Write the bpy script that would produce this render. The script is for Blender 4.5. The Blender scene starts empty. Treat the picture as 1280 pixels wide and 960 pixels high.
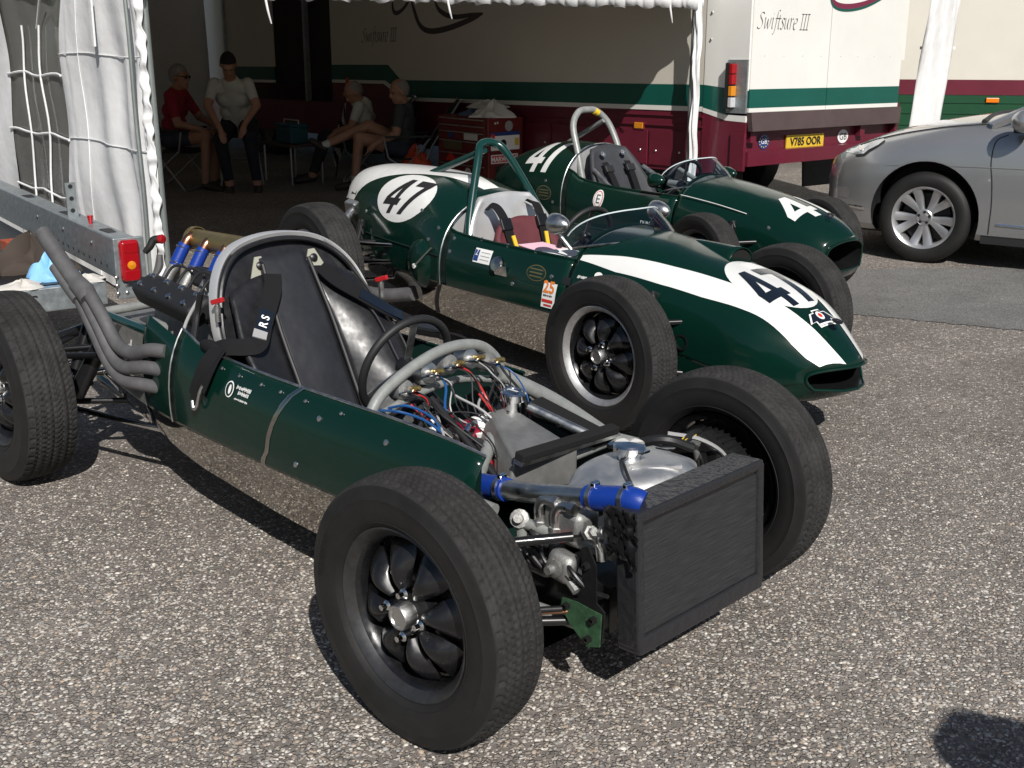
import bpy, bmesh, math, random
import numpy as np
from mathutils import Vector, Matrix, Euler
from mathutils.bvhtree import BVHTree
R = math.radians
random.seed(4)
scn = bpy.context.scene
col = scn.collection
# ------------------------------------------------------------------ camera
F_PX, PITCH, CAM_H = 1419.65, .2972, 1.5686
cam_d = bpy.data.cameras.new('camera'); cam = bpy.data.objects.new('camera', cam_d); col.objects.link(cam)
cam.location = (0, 0, CAM_H); cam.rotation_euler = (math.pi/2 - PITCH, 0, 0)
cam_d.sensor_width = 36; cam_d.lens = 36*F_PX/1280; cam_d.clip_start = .05; cam_d.clip_end = 900
scn.camera = cam
# ------------------------------------------------------------------ world and sun
SUN_EL, SHADOW_AZ = R(41), R(104)               # shadows run away from the camera, a little to the left
w = bpy.data.worlds.new('World'); scn.world = w; w.use_nodes = True
nt = w.node_tree; bg = nt.nodes['Background']
sky = nt.nodes.new('ShaderNodeTexSky'); sky.sky_type = 'NISHITA'; sky.sun_disc = False
sky.sun_elevation = SUN_EL
sx, sy = -math.cos(SHADOW_AZ), -math.sin(SHADOW_AZ)   # horizontal direction towards the sun
sky.sun_rotation = math.atan2(sx, sy)
sky.air_density = 1.0; sky.dust_density = 1.0
nt.links.new(sky.outputs[0], bg.inputs[0]); bg.inputs[1].default_value = .05
sd = bpy.data.lights.new('sun', 'SUN'); sun = bpy.data.objects.new('sun', sd); col.objects.link(sun)
sd.energy = 5.0; sd.angle = R(.5); sd.color = (1, .965, .915)
sun.rotation_euler = Vector((-sx*math.cos(SUN_EL), -sy*math.cos(SUN_EL), -math.sin(SUN_EL))).to_track_quat('-Z', 'Y').to_euler()
sun.location = (3, -8, 9)
vs = scn.view_settings; vs.view_transform = 'Standard'; vs.look = 'None'; vs.gamma = 1; vs.exposure = 0.15
scn.render.engine = 'CYCLES'

# ------------------------------------------------------------------ helpers
def tag(o, label=None, cat=None, group=None, kind=None):
    if label: o['label'] = label
    if cat: o['category'] = cat
    if group: o['group'] = group
    if kind: o['kind'] = kind
    return o
def empty(name, loc=(0, 0, 0), rz=0, label=None, cat=None, group=None):
    o = bpy.data.objects.new(name, None); col.objects.link(o); o.empty_display_size = .1
    o.location = loc; o.rotation_euler = (0, 0, rz)
    return tag(o, label, cat, group)
def cat_pts(pts, n=6, closed=False):
    """Catmull-Rom through the points (each any length tuple)."""
    P = [np.array(p, float) for p in pts]; out = []
    m = len(P)
    for i in range(m if closed else m-1):
        p0 = P[(i-1) % m] if closed or i > 0 else 2*P[0]-P[1]
        p1, p2 = P[i], P[(i+1) % m]
        p3 = P[(i+2) % m] if closed or i+2 < m else 2*P[-1]-P[-2]
        for k in range(n):
            t = k/n
            out.append(.5*((2*p1)+(-p0+p2)*t+(2*p0-5*p1+4*p2-p3)*t*t+(-p0+3*p1-3*p2+p3)*t**3))
    if not closed: out.append(P[-1])
    return out
def interp(x, tab):
    """smooth (monotone-ish) interpolation over a table of rows (x, a, b, ...), x falling or rising"""
    tab = sorted(tab); xs = [r[0] for r in tab]
    out = []
    for k in range(1, len(tab[0])):
        ys = [r[k] for r in tab]; n = len(xs)
        if x <= xs[0]: out.append(ys[0]); continue
        if x >= xs[-1]: out.append(ys[-1]); continue
        i = max(j for j in range(n) if xs[j] <= x); i = min(i, n-2)
        h = xs[i+1]-xs[i]; t = (x-xs[i])/h
        def slope(j):
            if j == 0: return (ys[1]-ys[0])/(xs[1]-xs[0])
            if j == n-1: return (ys[-1]-ys[-2])/(xs[-1]-xs[-2])
            a = (ys[j]-ys[j-1])/(xs[j]-xs[j-1]); b = (ys[j+1]-ys[j])/(xs[j+1]-xs[j])
            return 0 if a*b <= 0 else 2*a*b/(a+b)
        m0, m1 = slope(i)*h, slope(i+1)*h
        out.append((2*t**3-3*t*t+1)*ys[i]+(t**3-2*t*t+t)*m0+(-2*t**3+3*t*t)*ys[i+1]+(t**3-t*t)*m1)
    return out
class MB:
    def __init__(s): s.v = []; s.f = []; s.m = []; s.mi = 0
    def face(s, f): s.f.append(f); s.m.append(s.mi)
    def add(s, vs, fs):
        b = len(s.v); s.v += [tuple(map(float, p)) for p in vs]
        for f in fs: s.face(tuple(b+i for i in f))
        return s
    def box(s, c, d, rot=None, taper=None):
        x, y, z = d[0]/2, d[1]/2, d[2]/2
        P = [Vector((i*x, j*y, k*z)) for i in (-1, 1) for j in (-1, 1) for k in (-1, 1)]
        if taper: P = [Vector((p.x*(taper if p.z > 0 else 1), p.y*(taper if p.z > 0 else 1), p.z)) for p in P]
        if rot is not None:
            M = rot if isinstance(rot, Matrix) else Euler(rot).to_matrix(); P = [M @ p for p in P]
        return s.add([p+Vector(c) for p in P], [(0, 1, 3, 2), (4, 6, 7, 5), (0, 4, 5, 1), (2, 3, 7, 6), (0, 2, 6, 4), (1, 5, 7, 3)])
    def tube(s, pts, r, n=10, smooth=0, closed=False, caps=True, flat=None):
        rr = r if isinstance(r, (list, tuple)) else [r]*len(pts)
        P = [tuple(p)+(q,) for p, q in zip(pts, rr)]
        if smooth: P = cat_pts(P, smooth, closed)
        P = [np.array(p, float) for p in P]; m = len(P); rings = []
        prev = None
        for i in range(m):
            a = P[(i-1) % m] if closed or i else P[0]; b = P[(i+1) % m] if closed or i < m-1 else P[-1]
            t = Vector((b-a)[:3])
            t = t.normalized() if t.length > 1e-9 else Vector((0, 0, 1))
            if prev is None:
                u = t.orthogonal().normalized()
                if flat is not None:
                    u = (Vector(flat)-t*t.dot(Vector(flat))).normalized()
            else:
                u = (prev-t*t.dot(prev))
                u = u.normalized() if u.length > 1e-9 else t.orthogonal().normalized()
            prev = u; v = t.cross(u); c = Vector(P[i][:3]); q = P[i][3]
            rings.append([c+u*(math.cos(k*2*math.pi/n)*q)+v*(math.sin(k*2*math.pi/n)*q) for k in range(n)])
        return s.loft(rings, True, caps, closed)
    def loft(s, rings, ringclosed=True, caps=False, closed=False):
        n = len(rings[0]); b = len(s.v); m = len(rings)
        for r in rings: s.v += [tuple(map(float, p)) for p in r]
        for i in range(m if closed else m-1):
            j = (i+1) % m
            for k in range(n if ringclosed else n-1):
                l = (k+1) % n
                s.face((b+i*n+k, b+i*n+l, b+j*n+l, b+j*n+k))
        if caps and not closed:
            s.face(tuple(b+k for k in reversed(range(n)))); s.face(tuple(b+(m-1)*n+k for k in range(n)))
        return s
    def lathe(s, prof, o, ax, n=32, closed=False, caps=False):
        ax = Vector(ax).normalized(); u = ax.orthogonal().normalized(); v = ax.cross(u); o = Vector(o)
        rings = [[o+ax*h+(u*math.cos(k*2*math.pi/n)+v*math.sin(k*2*math.pi/n))*r for k in range(n)] for r, h in prof]
        return s.loft(rings, True, caps, closed)
    def prism(s, poly, o, U, V, d):
        o, U, V = Vector(o), Vector(U), Vector(V); W = U.cross(V).normalized()*d; n = len(poly)
        P = [o+U*a+V*b for a, b in poly]
        return s.add(P+[p+W for p in P], [tuple(reversed(range(n))), tuple(range(n, 2*n))]+[(i, (i+1) % n, n+(i+1) % n, n+i) for i in range(n)])
    def ell(s, c, r, rot=None, n=16, m=10):
        M = Euler(rot).to_matrix() if rot is not None and not isinstance(rot, Matrix) else rot
        rings = []
        for i in range(m+1):
            a = math.pi*i/m; a = min(max(a, 1e-3), math.pi-1e-3)
            ring = []
            for k in range(n):
                b = 2*math.pi*k/n
                p = Vector((r[0]*math.sin(a)*math.cos(b), r[1]*math.sin(a)*math.sin(b), r[2]*math.cos(a)))
                ring.append((M @ p if M else p)+Vector(c))
            rings.append(ring)
        return s.loft(rings, True, True)
    def build(s, name, mat, parent=None, smooth=40, bevel=0, solid=0, seg=2):
        me = bpy.data.meshes.new(name); me.from_pydata(s.v, [], s.f)
        bm = bmesh.new(); bm.from_mesh(me)
        bmesh.ops.recalc_face_normals(bm, faces=bm.faces)
        bm.to_mesh(me); bm.free()
        mats = mat if isinstance(mat, (list, tuple)) else [mat]
        for q in mats: me.materials.append(q)
        if len(mats) > 1: me.polygons.foreach_set('material_index', s.m)
        if smooth:
            me.polygons.foreach_set('use_smooth', [True]*len(me.polygons)); me.set_sharp_from_angle(angle=R(smooth))
        o = bpy.data.objects.new(name, me); col.objects.link(o)
        if parent: o.parent = parent
        if solid:
            q = o.modifiers.new('solid', 'SOLIDIFY'); q.thickness = solid; q.offset = -1
        if bevel:
            q = o.modifiers.new('bevel', 'BEVEL'); q.width = bevel; q.segments = seg; q.limit_method = 'ANGLE'; q.angle_limit = R(35)
        return o
def copy_tree(o, parent=None):
    c = o.copy(); col.objects.link(c)
    if parent: c.parent = parent
    for ch in list(o.children): copy_tree(ch, c)
    return c
def baked(o):
    """replace the mesh of o by its evaluated one and drop the modifiers"""
    dg = bpy.context.evaluated_depsgraph_get(); dg.update()
    me = bpy.data.meshes.new_from_object(o.evaluated_get(dg), depsgraph=dg)
    o.modifiers.clear(); o.data = me; return o
def pix(px, py, z=0.0):
    """ground (height z) point seen at a photograph pixel"""
    c, s_ = math.cos(PITCH), math.sin(PITCH)
    d = Vector(((px-640)/F_PX, c-s_*(py-480)/F_PX, -s_-c*(py-480)/F_PX))
    t = (z-CAM_H)/d.z
    return Vector((d.x*t, d.y*t, z))

# ------------------------------------------------------------------ materials
MATS = {}
def mat(name, color, rough=.5, metal=0, coat=0, spec=.5, bump=0, bscale=60, var=0, vscale=8, trans=0, ior=1.45, emit=None, sheen=0, alpha=1, rvar=0, detail=4, aniso=0, coatr=.05):
    m = bpy.data.materials.new(name); m.use_nodes = True; t = m.node_tree; n = t.nodes; p = n['Principled BSDF']
    p.inputs['Base Color'].default_value = (*color, 1); p.inputs['Roughness'].default_value = rough
    p.inputs['Metallic'].default_value = metal; p.inputs['Coat Weight'].default_value = coat; p.inputs['Coat Roughness'].default_value = coatr
    p.inputs['Specular IOR Level'].default_value = spec; p.inputs['Transmission Weight'].default_value = trans; p.inputs['IOR'].default_value = ior
    p.inputs['Alpha'].default_value = alpha; p.inputs['Sheen Weight'].default_value = sheen
    if emit: p.inputs['Emission Color'].default_value = (*emit[0], 1); p.inputs['Emission Strength'].default_value = emit[1]
    if var or bump or rvar:
        tc = n.new('ShaderNodeTexCoord')
    if var:
        q = n.new('ShaderNodeTexNoise'); q.inputs['Scale'].default_value = vscale; q.inputs['Detail'].default_value = 6; q.inputs['Roughness'].default_value = .65
        t.links.new(tc.outputs['Object'], q.inputs['Vector'])
        cr = n.new('ShaderNodeValToRGB'); cr.color_ramp.elements[0].position = .3; cr.color_ramp.elements[1].position = .72
        cr.color_ramp.elements[0].color = (*[max(0, c*(1-var)) for c in color], 1); cr.color_ramp.elements[1].color = (*[min(1, c*(1+var*.7)) for c in color], 1)
        t.links.new(q.outputs['Fac'], cr.inputs['Fac']); t.links.new(cr.outputs['Color'], p.inputs['Base Color'])
    if rvar:
        q2 = n.new('ShaderNodeTexNoise'); q2.inputs['Scale'].default_value = vscale*1.7; q2.inputs['Detail'].default_value = 5
        t.links.new(tc.outputs['Object'], q2.inputs['Vector'])
        mr = n.new('ShaderNodeMapRange'); mr.inputs['From Min'].default_value = .3; mr.inputs['From Max'].default_value = .7
        mr.inputs['To Min'].default_value = max(.01, rough-rvar); mr.inputs['To Max'].default_value = min(1, rough+rvar)
        t.links.new(q2.outputs['Fac'], mr.inputs['Value']); t.links.new(mr.outputs[0], p.inputs['Roughness'])
    if bump:
        b = n.new('ShaderNodeTexNoise'); b.inputs['Scale'].default_value = bscale; b.inputs['Detail'].default_value = detail
        t.links.new(tc.outputs['Object'], b.inputs['Vector'])
        bn = n.new('ShaderNodeBump'); bn.inputs['Strength'].default_value = 1; bn.inputs['Distance'].default_value = bump
        t.links.new(b.outputs['Fac'], bn.inputs['Height']); t.links.new(bn.outputs[0], p.inputs['Normal'])
    MATS[name] = m; return m
M = MATS
mat('green_paint', (.0022, .0185, .0125), .17, coat=.25, spec=.35, coatr=.03, rvar=.04, var=.10, vscale=3, bump=.004, bscale=2.6, detail=2)
mat('green_frame', (.004, .035, .03), .25, coat=.5)
mat('green_inner', (.004, .02, .015), .5)
mat('white_paint', (.72, .72, .70), .25, coat=.6, var=.05, vscale=5)
mat('navy_paint', (.008, .012, .02), .25, coat=.5)
mat('polished_alu', (.46, .44, .40), .045, 1, rvar=.02, vscale=6, bump=.0008, bscale=5, detail=2)
mat('satin_alu', (.60, .60, .59), .36, 1, rvar=.1, vscale=20, var=.12)
mat('seat_alu', (.62, .62, .62), .38, .55, rvar=.10, vscale=9, bump=.002, bscale=9)
mat('brushed_alu', (.66, .66, .65), .46, .9, var=.14, vscale=12, rvar=.12, bump=.0012, bscale=14)
mat('tank_grey', (.24, .24, .235), .5, .6, var=.25, vscale=14, rvar=.1)
mat('cast_alu', (.32, .32, .31), .55, .8, var=.25, vscale=30, bump=.001, bscale=150)
mat('chrome', (.75, .75, .75), .08, 1)
mat('dark_steel', (.05, .05, .052), .4, .8, var=.3, vscale=40)
mat('black_metal', (.012, .012, .013), .3, .2, coat=.3, var=.2, vscale=30)
mat('crinkle_black', (.014, .014, .015), .5, bump=.0012, bscale=420)
mat('wheel_black', (.008, .008, .009), .30, coat=.35, var=.4, vscale=25, rvar=.12)
mat('black_plastic', (.015, .015, .016), .55)
mat('black_foam', (.014, .014, .014), .95, spec=.2, bump=.001, bscale=300)
mat('black_cloth', (.010, .010, .011), .9, spec=.2, bump=.0006, bscale=500)
mat('leather', (.014, .014, .016), .40, bump=.0055, bscale=7, detail=3, var=.3, vscale=20, rvar=.08, spec=.6)
mat('grey_panel', (.035, .037, .042), .6, var=.2, vscale=15)
mat('exhaust', (.115, .113, .115), .62, .3, var=.25, vscale=18, bump=.0006, bscale=200)
mat('frame_grey', (.26, .27, .26), .42, .2, var=.2, vscale=25, bump=.0005, bscale=80)
mat('gold_tube', (.36, .27, .11), .38, .85, var=.2, vscale=20)
mat('copper', (.55, .27, .16), .3, 1, var=.2, vscale=40)
mat('blue_hose', (.006, .034, .24), .38, coat=.2, bump=.0006, bscale=250)
mat('red_paint', (.38, .010, .014), .3, coat=.4)
mat('maroon', (.10, .022, .028), .75, bump=.0008, bscale=60, var=.2)
mat('yellow', (.65, .45, .03), .6)
mat('orange_lens', (.75, .18, .01), .2, coat=.5)
mat('red_lens', (.30, .006, .010), .15, coat=.7)
mat('amber_lens', (.60, .22, .01), .15, coat=.7)
mat('clear_lens', (.65, .66, .68), .12, coat=.8, metal=.3)
mat('white_print', (.74, .74, .72), .5)
mat('black_print', (.015, .015, .016), .5)
mat('paper', (.78, .78, .76), .7); mat('pink_paper', (.78, .48, .56), .7)
mat('red_print', (.55, .03, .02), .5); mat('orange_print', (.72, .20, .03), .5); mat('blue_print', (.015, .045, .18), .5); mat('gold_print', (.09, .08, .035), .6)
mat('wire_blue', (.012, .07, .22), .4); mat('wire_red', (.4, .02, .02), .4); mat('wire_grey', (.3, .3, .3), .4)
mat('rubber_tread', (.026, .0252, .0245), .78, var=.5, vscale=11, bump=.0004, bscale=160, spec=.3)
mat('rubber', (.0125, .0122, .012), .60, var=.35, vscale=9, bump=.0004, bscale=160, spec=.4)
mat('rubber_hose', (.014, .014, .015), .5)
mat('red_foil', (.25, .008, .03), .25, .3)
mat('galvanised', (.33, .36, .37), .42, .65, var=.22, vscale=22, rvar=.12, bump=.0004, bscale=90)
mat('green_corroded', (.04, .10, .05), .6, .2, var=.5, vscale=40, bump=.001, bscale=120)
mat('tape', (.02, .02, .022), .28, bump=.004, bscale=45, detail=2)
mat('glove_blue', (.22, .47, .75), .6, bump=.002, bscale=60)
mat('brown_strap', (.05, .038, .03), .9, bump=.001, bscale=300)
# ------------------------------------------------------------------ ground
def gravel_mat():
    m = bpy.data.materials.new('exposed_aggregate'); m.use_nodes = True; t = m.node_tree; n = t.nodes; L = t.links.new
    p = n['Principled BSDF']; p.inputs['Roughness'].default_value = .75; p.inputs['Specular IOR Level'].default_value = .35
    tc = n.new('ShaderNodeTexCoord')
    nz = n.new('ShaderNodeTexNoise'); nz.inputs['Scale'].default_value = 60; L(tc.outputs['Object'], nz.inputs['Vector'])
    mx = n.new('ShaderNodeMix'); mx.data_type = 'VECTOR'; mx.inputs[0].default_value = .012
    L(tc.outputs['Object'], mx.inputs[4]); L(nz.outputs['Color'], mx.inputs[5])
    def layer(scale, rnd):
        v = n.new('ShaderNodeTexVoronoi'); v.inputs['Scale'].default_value = scale; v.inputs['Randomness'].default_value = rnd
        L(mx.outputs[1], v.inputs['Vector'])
        e = n.new('ShaderNodeTexVoronoi'); e.feature = 'DISTANCE_TO_EDGE'; e.inputs['Scale'].default_value = scale; e.inputs['Randomness'].default_value = rnd
        L(mx.outputs[1], e.inputs['Vector'])
        sp = n.new('ShaderNodeSeparateColor'); L(v.outputs['Color'], sp.inputs[0])
        return v, e, sp
    v, e, sp = layer(84, 1)
    cr = n.new('ShaderNodeValToRGB'); el = cr.color_ramp.elements
    el[0].position = 0; el[0].color = (.115, .106, .10, 1); el[1].position = 1; el[1].color = (.70, .67, .62, 1)
    for ps, c in ((.25, (.20, .186, .175)), (.5, (.28, .26, .243)), (.68, (.34, .305, .272)), (.84, (.42, .40, .375)), (.93, (.54, .515, .475))):
        q = el.new(ps); q.color = (*c, 1)
    L(sp.outputs[0], cr.inputs['Fac'])
    st = n.new('ShaderNodeMapRange'); st.inputs['From Min'].default_value = .03; st.inputs['From Max'].default_value = .22
    L(e.outputs['Distance'], st.inputs['Value'])
    # only some cells are stones, the rest matrix of fine grit
    gt = n.new('ShaderNodeMath'); gt.operation = 'GREATER_THAN'; gt.inputs[1].default_value = .22; L(sp.outputs[1], gt.inputs[0])
    mu = n.new('ShaderNodeMath'); mu.operation = 'MULTIPLY'; L(st.outputs[0], mu.inputs[0]); L(gt.outputs[0], mu.inputs[1])
    fn = n.new('ShaderNodeTexNoise'); fn.inputs['Scale'].default_value = 420; fn.inputs['Detail'].default_value = 3; L(tc.outputs['Object'], fn.inputs['Vector'])
    mc = n.new('ShaderNodeValToRGB'); mc.color_ramp.elements[0].color = (.10, .092, .087, 1); mc.color_ramp.elements[1].color = (.29, .268, .25, 1)
    mc.color_ramp.elements[0].position = .35; mc.color_ramp.elements[1].position = .7
    L(fn.outputs['Fac'], mc.inputs['Fac'])
    mix = n.new('ShaderNodeMix'); mix.data_type = 'RGBA'; L(mu.outputs[0], mix.inputs[0]); L(mc.outputs[0], mix.inputs[6]); L(cr.outputs[0], mix.inputs[7])
    # broad wear and damp patches
    big = n.new('ShaderNodeTexNoise'); big.inputs['Scale'].default_value = 1.3; big.inputs['Detail'].default_value = 8; big.inputs['Roughness'].default_value = .62; L(tc.outputs['Object'], big.inputs['Vector'])
    bm_ = n.new('ShaderNodeMapRange'); bm_.inputs['From Min'].default_value = .3; bm_.inputs['From Max'].default_value = .7; bm_.inputs['To Min'].default_value = .74; bm_.inputs['To Max'].default_value = 1.2
    L(big.outputs['Fac'], bm_.inputs['Value'])
    ml = n.new('ShaderNodeMix'); ml.data_type = 'RGBA'; ml.blend_type = 'MULTIPLY'; ml.inputs[0].default_value = 1
    L(mix.outputs[2], ml.inputs[6]); L(bm_.outputs[0], ml.inputs[7])
    # oil spots and a little moss
    oil = n.new('ShaderNodeTexNoise'); oil.inputs['Scale'].default_value = .8; oil.inputs['Detail'].default_value = 9; oil.inputs['Roughness'].default_value = .7
    mp = n.new('ShaderNodeMapping'); mp.inputs['Location'].default_value = (7.3, 2.1, 0); L(tc.outputs['Object'], mp.inputs[0]); L(mp.outputs[0], oil.inputs['Vector'])
    oc = n.new('ShaderNodeMapRange'); oc.inputs['From Min'].default_value = .62; oc.inputs['From Max'].default_value = .72; oc.inputs['To Max'].default_value = .5
    L(oil.outputs['Fac'], oc.inputs['Value'])
    mo = n.new('ShaderNodeMix'); mo.data_type = 'RGBA'; L(oc.outputs[0], mo.inputs[0]); L(ml.outputs[2], mo.inputs[6]); mo.inputs[7].default_value = (.05, .05, .03, 1)
    ms = n.new('ShaderNodeTexNoise'); ms.inputs['Scale'].default_value = 2.4; ms.inputs['Detail'].default_value = 10; ms.inputs['Roughness'].default_value = .75
    mp2 = n.new('ShaderNodeMapping'); mp2.inputs['Location'].default_value = (1.7, 9.4, 0); L(tc.outputs['Object'], mp2.inputs[0]); L(mp2.outputs[0], ms.inputs['Vector'])
    mr2 = n.new('ShaderNodeMapRange'); mr2.inputs['From Min'].default_value = .66; mr2.inputs['From Max'].default_value = .76; mr2.inputs['To Max'].default_value = .35; L(ms.outputs['Fac'], mr2.inputs['Value'])
    mg = n.new('ShaderNodeMix'); mg.data_type = 'RGBA'; L(mr2.outputs[0], mg.inputs[0]); L(mo.outputs[2], mg.inputs[6]); mg.inputs[7].default_value = (.13, .15, .05, 1)
    wt = n.new('ShaderNodeMix'); wt.data_type = 'RGBA'; wt.blend_type = 'MULTIPLY'; wt.inputs[0].default_value = 1; wt.inputs[7].default_value = (.99, .95, .90, 1)
    L(mg.outputs[2], wt.inputs[6]); L(wt.outputs[2], p.inputs['Base Color'])
    ad = n.new('ShaderNodeMath'); ad.operation = 'MULTIPLY_ADD'; ad.inputs[1].default_value = .16; L(fn.outputs['Fac'], ad.inputs[0])
    hh = n.new('ShaderNodeMath'); hh.operation = 'POWER'; hh.inputs[1].default_value = .5; L(mu.outputs[0], hh.inputs[0]); L(hh.outputs[0], ad.inputs[2])
    b = n.new('ShaderNodeBump'); b.inputs['Distance'].default_value = .0042; b.inputs['Strength'].default_value = 1; L(ad.outputs[0], b.inputs['Height']); L(b.outputs[0], p.inputs['Normal'])
    return m
GRAVEL = gravel_mat()
g = MB(); g.add([(-120, -60, 0), (120, -60, 0), (120, 220, 0), (-120, 220, 0)], [(0, 1, 2, 3)])
tag(g.build('ground', GRAVEL, smooth=0), 'pebbly exposed aggregate paving under the cars and tent', 'ground', kind='structure')

def asphalt_mat():
    m = mat('asphalt', (.145, .142, .136), .85, var=.2, vscale=3, spec=.3)
    t = m.node_tree; n = t.nodes; L = t.links.new; p = n['Principled BSDF']
    tc = n.new('ShaderNodeTexCoord'); v = n.new('ShaderNodeTexVoronoi'); v.inputs['Scale'].default_value = 160; L(tc.outputs['Object'], v.inputs['Vector'])
    src = p.inputs['Base Color'].links[0].from_socket
    sp = n.new('ShaderNodeSeparateColor'); L(v.outputs['Color'], sp.inputs[0])
    mr = n.new('ShaderNodeMapRange'); mr.inputs['To Min'].default_value = .65; mr.inputs['To Max'].default_value = 1.5; L(sp.outputs[0], mr.inputs['Value'])
    mx = n.new('ShaderNodeMix'); mx.data_type = 'RGBA'; mx.blend_type = 'MULTIPLY'; mx.inputs[0].default_value = 1; L(src, mx.inputs[6]); L(mr.outputs[0], mx.inputs[7]); L(mx.outputs[2], p.inputs['Base Color'])
    b = n.new('ShaderNodeBump'); b.inputs['Distance'].default_value = .003; L(v.outputs['Distance'], b.inputs['Height']); L(b.outputs[0], p.inputs['Normal'])
    return m
asphalt_mat()
# smooth grey asphalt strip running under the silver car, ragged edges
def ragged(a, b, n, amp, seed):
    rr = random.Random(seed); out = []
    for i in range(n):
        t = i/(n-1); p = a.lerp(b, t); out.append(p+Vector((rr.uniform(-amp, amp), rr.uniform(-amp, amp), 0)))
    return out
near = ragged(pix(985, 385), pix(1420, 428), 70, .018, 1)
far = ragged(pix(1500, 332), pix(1010, 338), 70, .02, 2)
P = near+[pix(1500, 440)+Vector((4, 0, 0)), pix(1500, 332)+Vector((5, 0, 0))]+far
a = MB(); a.add([(p.x, p.y, .004) for p in P], [tuple(range(len(P)))])
tag(a.build('asphalt_strip', M['asphalt'], smooth=0), 'smooth grey asphalt strip beneath the silver car', 'asphalt', kind='structure')

# loose pebbles embedded in the foreground paving
def pebbles():
    rng = np.random.default_rng(11); N = 26000
    # uniform over the foreground trapezoid that the camera sees
    Y = rng.uniform(2.0, 4.3, N*3); keep = rng.uniform(0, 1, N*3) < np.clip((4.4-Y)/1.6, .08, 1); Y = Y[keep][:N]; n = len(Y)
    X = rng.uniform(-.53, .53, n)*Y
    a = np.abs(rng.normal(.0043, .0017, n)).clip(.0016, .0098); b = a*rng.uniform(.6, .95, n); hgt = a*rng.uniform(.25, .5, n); th = rng.uniform(0, 6.283, n)
    k = 6; base = []
    for rr, hh in ((1.0, -.15), (.72, .62)):
        for j in range(k): base.append((rr*math.cos(2*math.pi*j/k), rr*math.sin(2*math.pi*j/k), hh))
    base.append((0, 0, 1.0)); base = np.array(base)
    fs = []
    for j in range(k):
        l = (j+1) % k; fs += [(j, l, k+l), (j, k+l, k+j), (k+j, k+l, 2*k)]
    fs = np.array(fs)
    jit = 1+rng.uniform(-.16, .16, (n, len(base), 1))
    P = base[None]*jit
    x = P[..., 0]*a[:, None]; y = P[..., 1]*b[:, None]; z = P[..., 2]*hgt[:, None]
    c, s = np.cos(th)[:, None], np.sin(th)[:, None]
    V = np.stack([x*c-y*s+X[:, None], x*s+y*c+Y[:, None], z], -1).reshape(-1, 3)
    Fc = (fs[None]+(np.arange(n)*len(base))[:, None, None]).reshape(-1, 3)
    me = bpy.data.meshes.new('pebbles'); me.vertices.add(len(V)); me.vertices.foreach_set('co', V.ravel())
    me.loops.add(Fc.size); me.loops.foreach_set('vertex_index', Fc.ravel().astype(np.int32)); me.polygons.add(len(Fc))
    me.polygons.foreach_set('loop_start', np.arange(0, Fc.size, 3, dtype=np.int32)); me.polygons.foreach_set('use_smooth', np.ones(len(Fc), bool))
    me.update(); me.validate()
    pal = np.array([(.66, .63, .58), (.52, .49, .45), (.38, .33, .28), (.30, .28, .26), (.22, .21, .20), (.42, .34, .27), (.56, .54, .51), (.36, .355, .35)])
    cc = pal[rng.integers(0, len(pal), n)]*rng.uniform(.62, .96, (n, 1))*np.array([[1, .98, .95]]); cc = np.concatenate([cc, np.ones((n, 1))], 1)
    at = me.color_attributes.new('tint', 'FLOAT_COLOR', 'POINT'); at.data.foreach_set('color', np.repeat(cc, len(base), 0).ravel())
    m = mat('pebble', (.4, .36, .3), .6, spec=.4); t = m.node_tree; q = t.nodes.new('ShaderNodeVertexColor'); q.layer_name = 'tint'
    t.links.new(q.outputs[0], m.node_tree.nodes['Principled BSDF'].inputs['Base Color'])
    me.materials.append(m)
    o = bpy.data.objects.new('pebbles', me); col.objects.link(o)
    tag(o, 'small rounded pale pebbles set in the foreground paving', 'pebbles', kind='stuff')
pebbles()

# ------------------------------------------------------------------ pen lettering (italic roman, broad nib) and block letters
PEN = {  # strokes on a unit x-height grid, (x, y) with y=0 baseline
 'S': ([[(.62, 1.32), (.5, 1.45), (.28, 1.42), (.18, 1.2), (.3, .95), (.5, .7), (.55, .4), (.4, .08), (.15, .0), (.0, .15)]], .72),
 'w': ([[(.0, .85), (.12, 1.0), (.14, .5), (.2, .04), (.36, .3), (.46, .9)], [(.46, .9), (.48, .4), (.56, .04), (.74, .4), (.8, 1.0)]], .92),
 'i': ([[(.0, .85), (.12, 1.0), (.12, .3), (.18, .02), (.3, .15)], [(.15, 1.32), (.17, 1.4)]], .36),
 'f': ([[(.5, 1.62), (.4, 1.7), (.28, 1.5), (.22, .8), (.18, .0), (.1, -.42), (-.05, -.45)], [(.06, .95), (.42, .97)]], .40),
 't': ([[(.18, 1.3), (.14, .7), (.14, .2), (.22, .0), (.36, .14)], [(.0, .95), (.36, .97)]], .40),
 's': ([[(.4, .85), (.3, 1.0), (.14, .92), (.12, .72), (.32, .42), (.32, .12), (.16, .0), (.02, .1)]], .46),
 'u': ([[(.0, .85), (.1, 1.0), (.1, .4), (.16, .04), (.34, .22), (.46, .98)], [(.46, 1.0), (.44, .3), (.5, .02), (.62, .16)]], .66),
 'r': ([[(.0, .85), (.12, 1.0), (.12, .0)], [(.12, .6), (.26, .95), (.42, .95)]], .46),
 'e': ([[(.06, .5), (.4, .62), (.42, .9), (.28, 1.0), (.1, .8), (.04, .4), (.14, .05), (.3, .0), (.44, .16)]], .54),
 'I': ([[(.16, .03), (.16, 1.42)], [(.0, .01), (.32, .01)], [(.0, 1.43), (.32, 1.43)]], .38),
 ' ': ([], .38)}
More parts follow.
